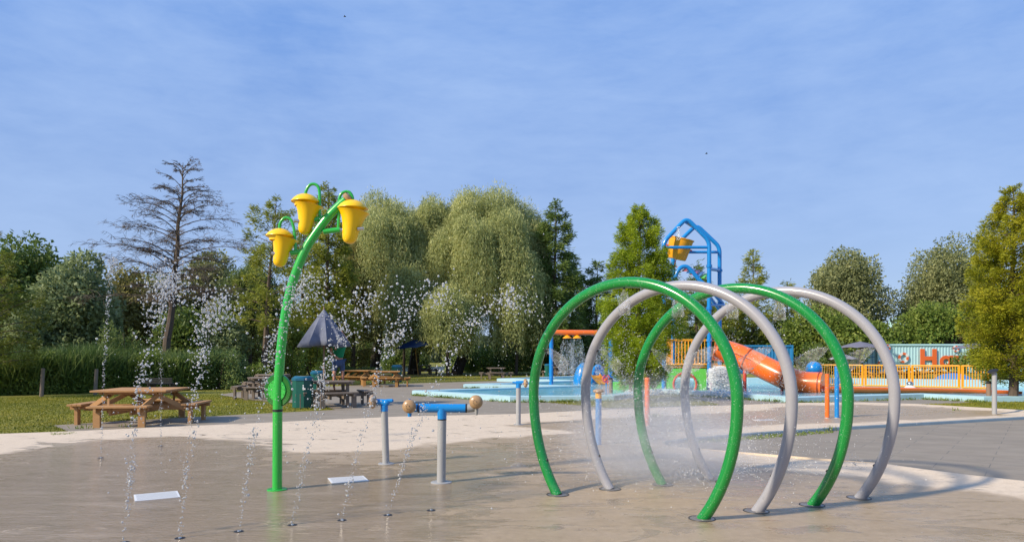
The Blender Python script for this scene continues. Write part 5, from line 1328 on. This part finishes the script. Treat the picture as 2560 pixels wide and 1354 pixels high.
for i, (px, Y, top, hw, m, lb) in enumerate((
        (1290, 60, 800, 80, L_DRK, 'dark shaded bush under the broadest willow'), (1215, 63, 845, 60, L_MID, 'green bush behind the lone grey picnic table'),
        (1375, 60, 790, 70, L_DRK, 'dark bush behind the shower beam end'), (1450, 58, 800, 70, L_DRK, 'dark bush behind the yellow shower heads'), (1540, 58, 810, 70, L_DRK, 'dark bush behind the blue shower post'),
        (1165, 66, 860, 40, L_LGT, 'light yellow green bush seen between two willow trunks'), (895, 60, 820, 60, L_DRK, 'dark bush under the nearest willow'), (780, 46, 800, 66, L_CON, 'olive bush behind the half folded umbrella'),
        (720, 42, 835, 55, L_MID, 'green bush behind the hand wheel tables'), (600, 33.5, 918, 36, L_LGT, 'low light green flowering bush by the grey tables'), (545, 31.5, 858, 90, L_REED, 'clipped dark sedge mound behind the bare tree base'),
        (298, 31, 786, 66, L_LGT, 'light green rounded bush behind the reeds and picnic table'), (820, 40, 898, 40, L_MID, 'low dark hedge plant under the umbrella tables'), (690, 30.5, 925, 26, L_MID, 'low weedy bush at the foot of the leaning trunk'),
        (2035, 59, 850, 45, L_DRK, 'dark bush beside the bright blue container'), (2080, 58, 845, 70, L_DRK, 'dark bush behind the low pale parasol'), (1740, 60, 820, 70, L_DRK, 'dark bush behind the amber tower railing'), (1640, 60, 815, 70, L_CON, 'olive bush behind the bright cypress'),
        (1000, 68, 850, 60, L_DRK, 'dark bush between the first willow trunks'), (640, 34, 900, 30, L_MID, 'green bush at the foot of the sparse cypress'), (2450, 60, 850, 70, L_MID, 'green bush above the second pale container'))):
    bush(px, Y, top, hw, m, lb, 4200 if hw > 50 else 2200, .24 if Y > 45 else .14)

# bare tree
def bare_tree(px, Y, top, bpx):
    x, y, h = px_tree(px, Y, top); bxx = (bpx-CX)*Y/F
    r = tree_root('bare_tree', 'tall leafless tree with wide drooping twiggy branches behind the fresh brown table', bxx, y)
    def axis(t): return Vector((bxx+(x-bxx)*(t**.8), y, h*t))
    mb = MB(); mb.tube([axis(i/14)+Vector((.05*math.sin(i*1.7), 0, -.05)) for i in range(15)], [.21*(1-i/14)**.85+.012 for i in range(15)], 9); mb.build('trunk', BARK, r)
    br = MB(); tw = MB(); fine = []
    nb = 78
    for i in range(nb):
        u = (i+.5)/nb; t = .36+.62*u; a = axis(t+random.uniform(-.02, .02)); az = i*2.399+random.uniform(-.5, .5)
        L = (3.6*(1-u)**.62+.4)*random.uniform(.55, 1.06)
        if abs(math.sin(az)) > .75: L *= .8
        d = Vector((math.cos(az), math.sin(az), random.uniform(.2, .95)+.4*u-.35*(1-u)))
        e = a+Vector((d.x*L, d.y*L, d.z*L*.62)); m_ = a+Vector((d.x*L*.45, d.y*L*.45, d.z*L*.62)); e.z -= .12*L
        pts = [(1-q)**2*a+2*q*(1-q)*m_+q*q*e for q in [j/7 for j in range(8)]]
        r0 = .040*(1-u*.65); br.tube(pts, [r0*(1-.85*j/7)+.004 for j in range(8)], 5)
        for s in range(int(12+18*(1-u))):
            q = random.uniform(.25, 1); k = min(6, int(q*7)); p = pts[k].lerp(pts[k+1], q*7-k)
            l2 = L*random.uniform(.14, .34); a2 = az+random.choice((-1, 1))*random.uniform(.3, 1.2)
            dz = random.uniform(-.25, .5); e2 = p+Vector((math.cos(a2)*l2, math.sin(a2)*l2, dz*l2)); m2 = p+Vector((math.cos(a2)*l2*.5, math.sin(a2)*l2*.5, dz*l2*.9+.04*l2))
            p2 = [(1-w)**2*p+2*w*(1-w)*m2+w*w*e2 for w in (0, .33, .66, 1)]; tw.tube(p2, [.0085, .007, .005, .003], 4)
            for f in range(9):
                w = random.uniform(.2, 1); g = min(2, int(w*3)); pp = p2[g].lerp(p2[g+1], w*3-g); fine.append((pp, Vector((math.cos(a2)+random.gauss(0, .6), math.sin(a2)+random.gauss(0, .6), random.gauss(-.35, .45))), l2*random.uniform(.25, .6)))
    br.build('branches', TWIG, r); tw.build('twigs', TWIG, r)
    P = np.array([list(f[0]) for f in fine]); D = np.array([list(f[1]) for f in fine]); V, Fc = leaf_quads(P, D, np.array([f[2] for f in fine]), .018)
    mesh_obj('fine_twigs', V, Fc, TWIG, r)
bare_tree(460, 34, 404, 404)

# reeds along the left, a distant wood behind everything
def reeds(poly, n, h, label, zb=-.02, wdt=.022, m=L_REED):
    P = np.asarray(poly, float); X_ = RG.uniform(P.min(0), P.max(0), (n, 2)); X_ = X_[sdist(X_, P) > 0]; n = len(X_)
    B = np.column_stack([X_, np.full(n, zb)]); H = h*RG.uniform(.55, 1.08, n)*(1+.12*np.sin(X_[:, 0]*1.3)+.06*np.sin(X_[:, 0]*4.1)); lean = RG.normal(size=(n, 2))*.30
    S = nrm(np.column_stack([RG.normal(size=(n, 2)), np.zeros(n)]))*wdt
    rows = []
    for f, wq in ((0, .8), (.4, 1), (.75, .7), (1, .05)):
        C = B.copy(); C[:, :2] += lean*(f**1.8)[None] if False else lean*f**1.8*H[:, None]; C[:, 2] += H*f*(1-.08*f); rows.append(C-S*wq); rows.append(C+S*wq)
    V = np.stack(rows, 1); Fc = np.concatenate([(np.arange(n)*8)[:, None]+np.array([k*2, k*2+1, k*2+3, k*2+2]) for k in range(3)])
    return mesh_obj('reeds', V.reshape(-1, 3), Fc, m, None, (X_[0, 0], X_[0, 1], 0), label=label, category='reeds', kind='stuff')
rp = [(X(-120, 25.5), 25.5), (X(150, 27.6), 27.6), (X(300, 29.3), 29.3), (X(470, 30.6), 30.6), (X(540, 31.5), 31.5), (X(545, 34.5), 34.5), (X(300, 33), 33), (X(-120, 30), 30)]
reeds(rp, 60000, 1.95, 'dense dark green reeds along the far edge of the lawn')
reeds([(X(862, 48), 48), (X(935, 48), 48), (X(940, 49.5), 49.5), (X(860, 49.5), 49.5)], 2500, .85, 'low reeds at the lake edge behind the yellow picnic table')
n = 26000
xs = RG.uniform(-230, 260, n); ys = 165+RG.normal(size=n)*5+np.abs(xs)*.05; hh = 7.5+1.8*np.sin(xs*.09)+1.3*np.sin(xs*.23+1)
P = np.column_stack([xs, ys, RG.uniform(.0, 1, n)*hh]); V, Fc = leaf_quads(P, RG.normal(size=(n, 3)), RG.uniform(1.0, 2.6, n), RG.uniform(.7, 1.5, n))
mesh_obj('distant_wood', V, Fc, L_FAR, None, (0, 165, 0), label='low line of far off trees beyond the lake and park', category='wood', kind='stuff')
n = 26000
xs = RG.uniform(-42, 20, n); keep = ~((xs > -17) & (xs < -9.5)) & ~((xs > -8.6) & (xs < -7)); xs = xs[keep]; n = len(xs)
P = np.column_stack([xs, 69+RG.normal(size=n)*1.0+np.abs(xs)*.1, RG.uniform(.0, 1, n)**1.2*(2.6+.7*np.sin(xs*.8)+.4*np.sin(xs*2.3))]); V, Fc = leaf_quads(P, RG.normal(size=(n, 3)), RG.uniform(.25, .6, n), RG.uniform(.12, .3, n))
mesh_obj('undergrowth', V, Fc, L_DRK, None, (0, 69, 0), label='dark undergrowth filling the ground beneath the farther trees', category='undergrowth', kind='stuff')

n = 30000
P0 = np.array(rp); tq = RG.uniform(0, 1, n); seg = RG.integers(0, 4, n); A_ = P0[seg]*(1-tq)[:, None]+P0[seg+1]*tq[:, None]
P = np.column_stack([A_[:, 0]+RG.normal(size=n)*.1, A_[:, 1]+RG.uniform(-.25, .8, n), RG.uniform(0, 1, n)**1.3*(1.25+.35*np.sin(A_[:, 0]*1.9)+.2*np.sin(A_[:, 0]*5))])
V, Fc = leaf_quads(P, RG.normal(size=(n, 3))+np.array([0, 0, .5]), RG.uniform(.07, .2, n), RG.uniform(.03, .08, n))
mesh_obj('weeds', V, Fc, L_MID, None, (P[0, 0], P[0, 1], 0), label='leafy weeds and nettles growing at the foot of the reeds', category='weeds', kind='stuff')
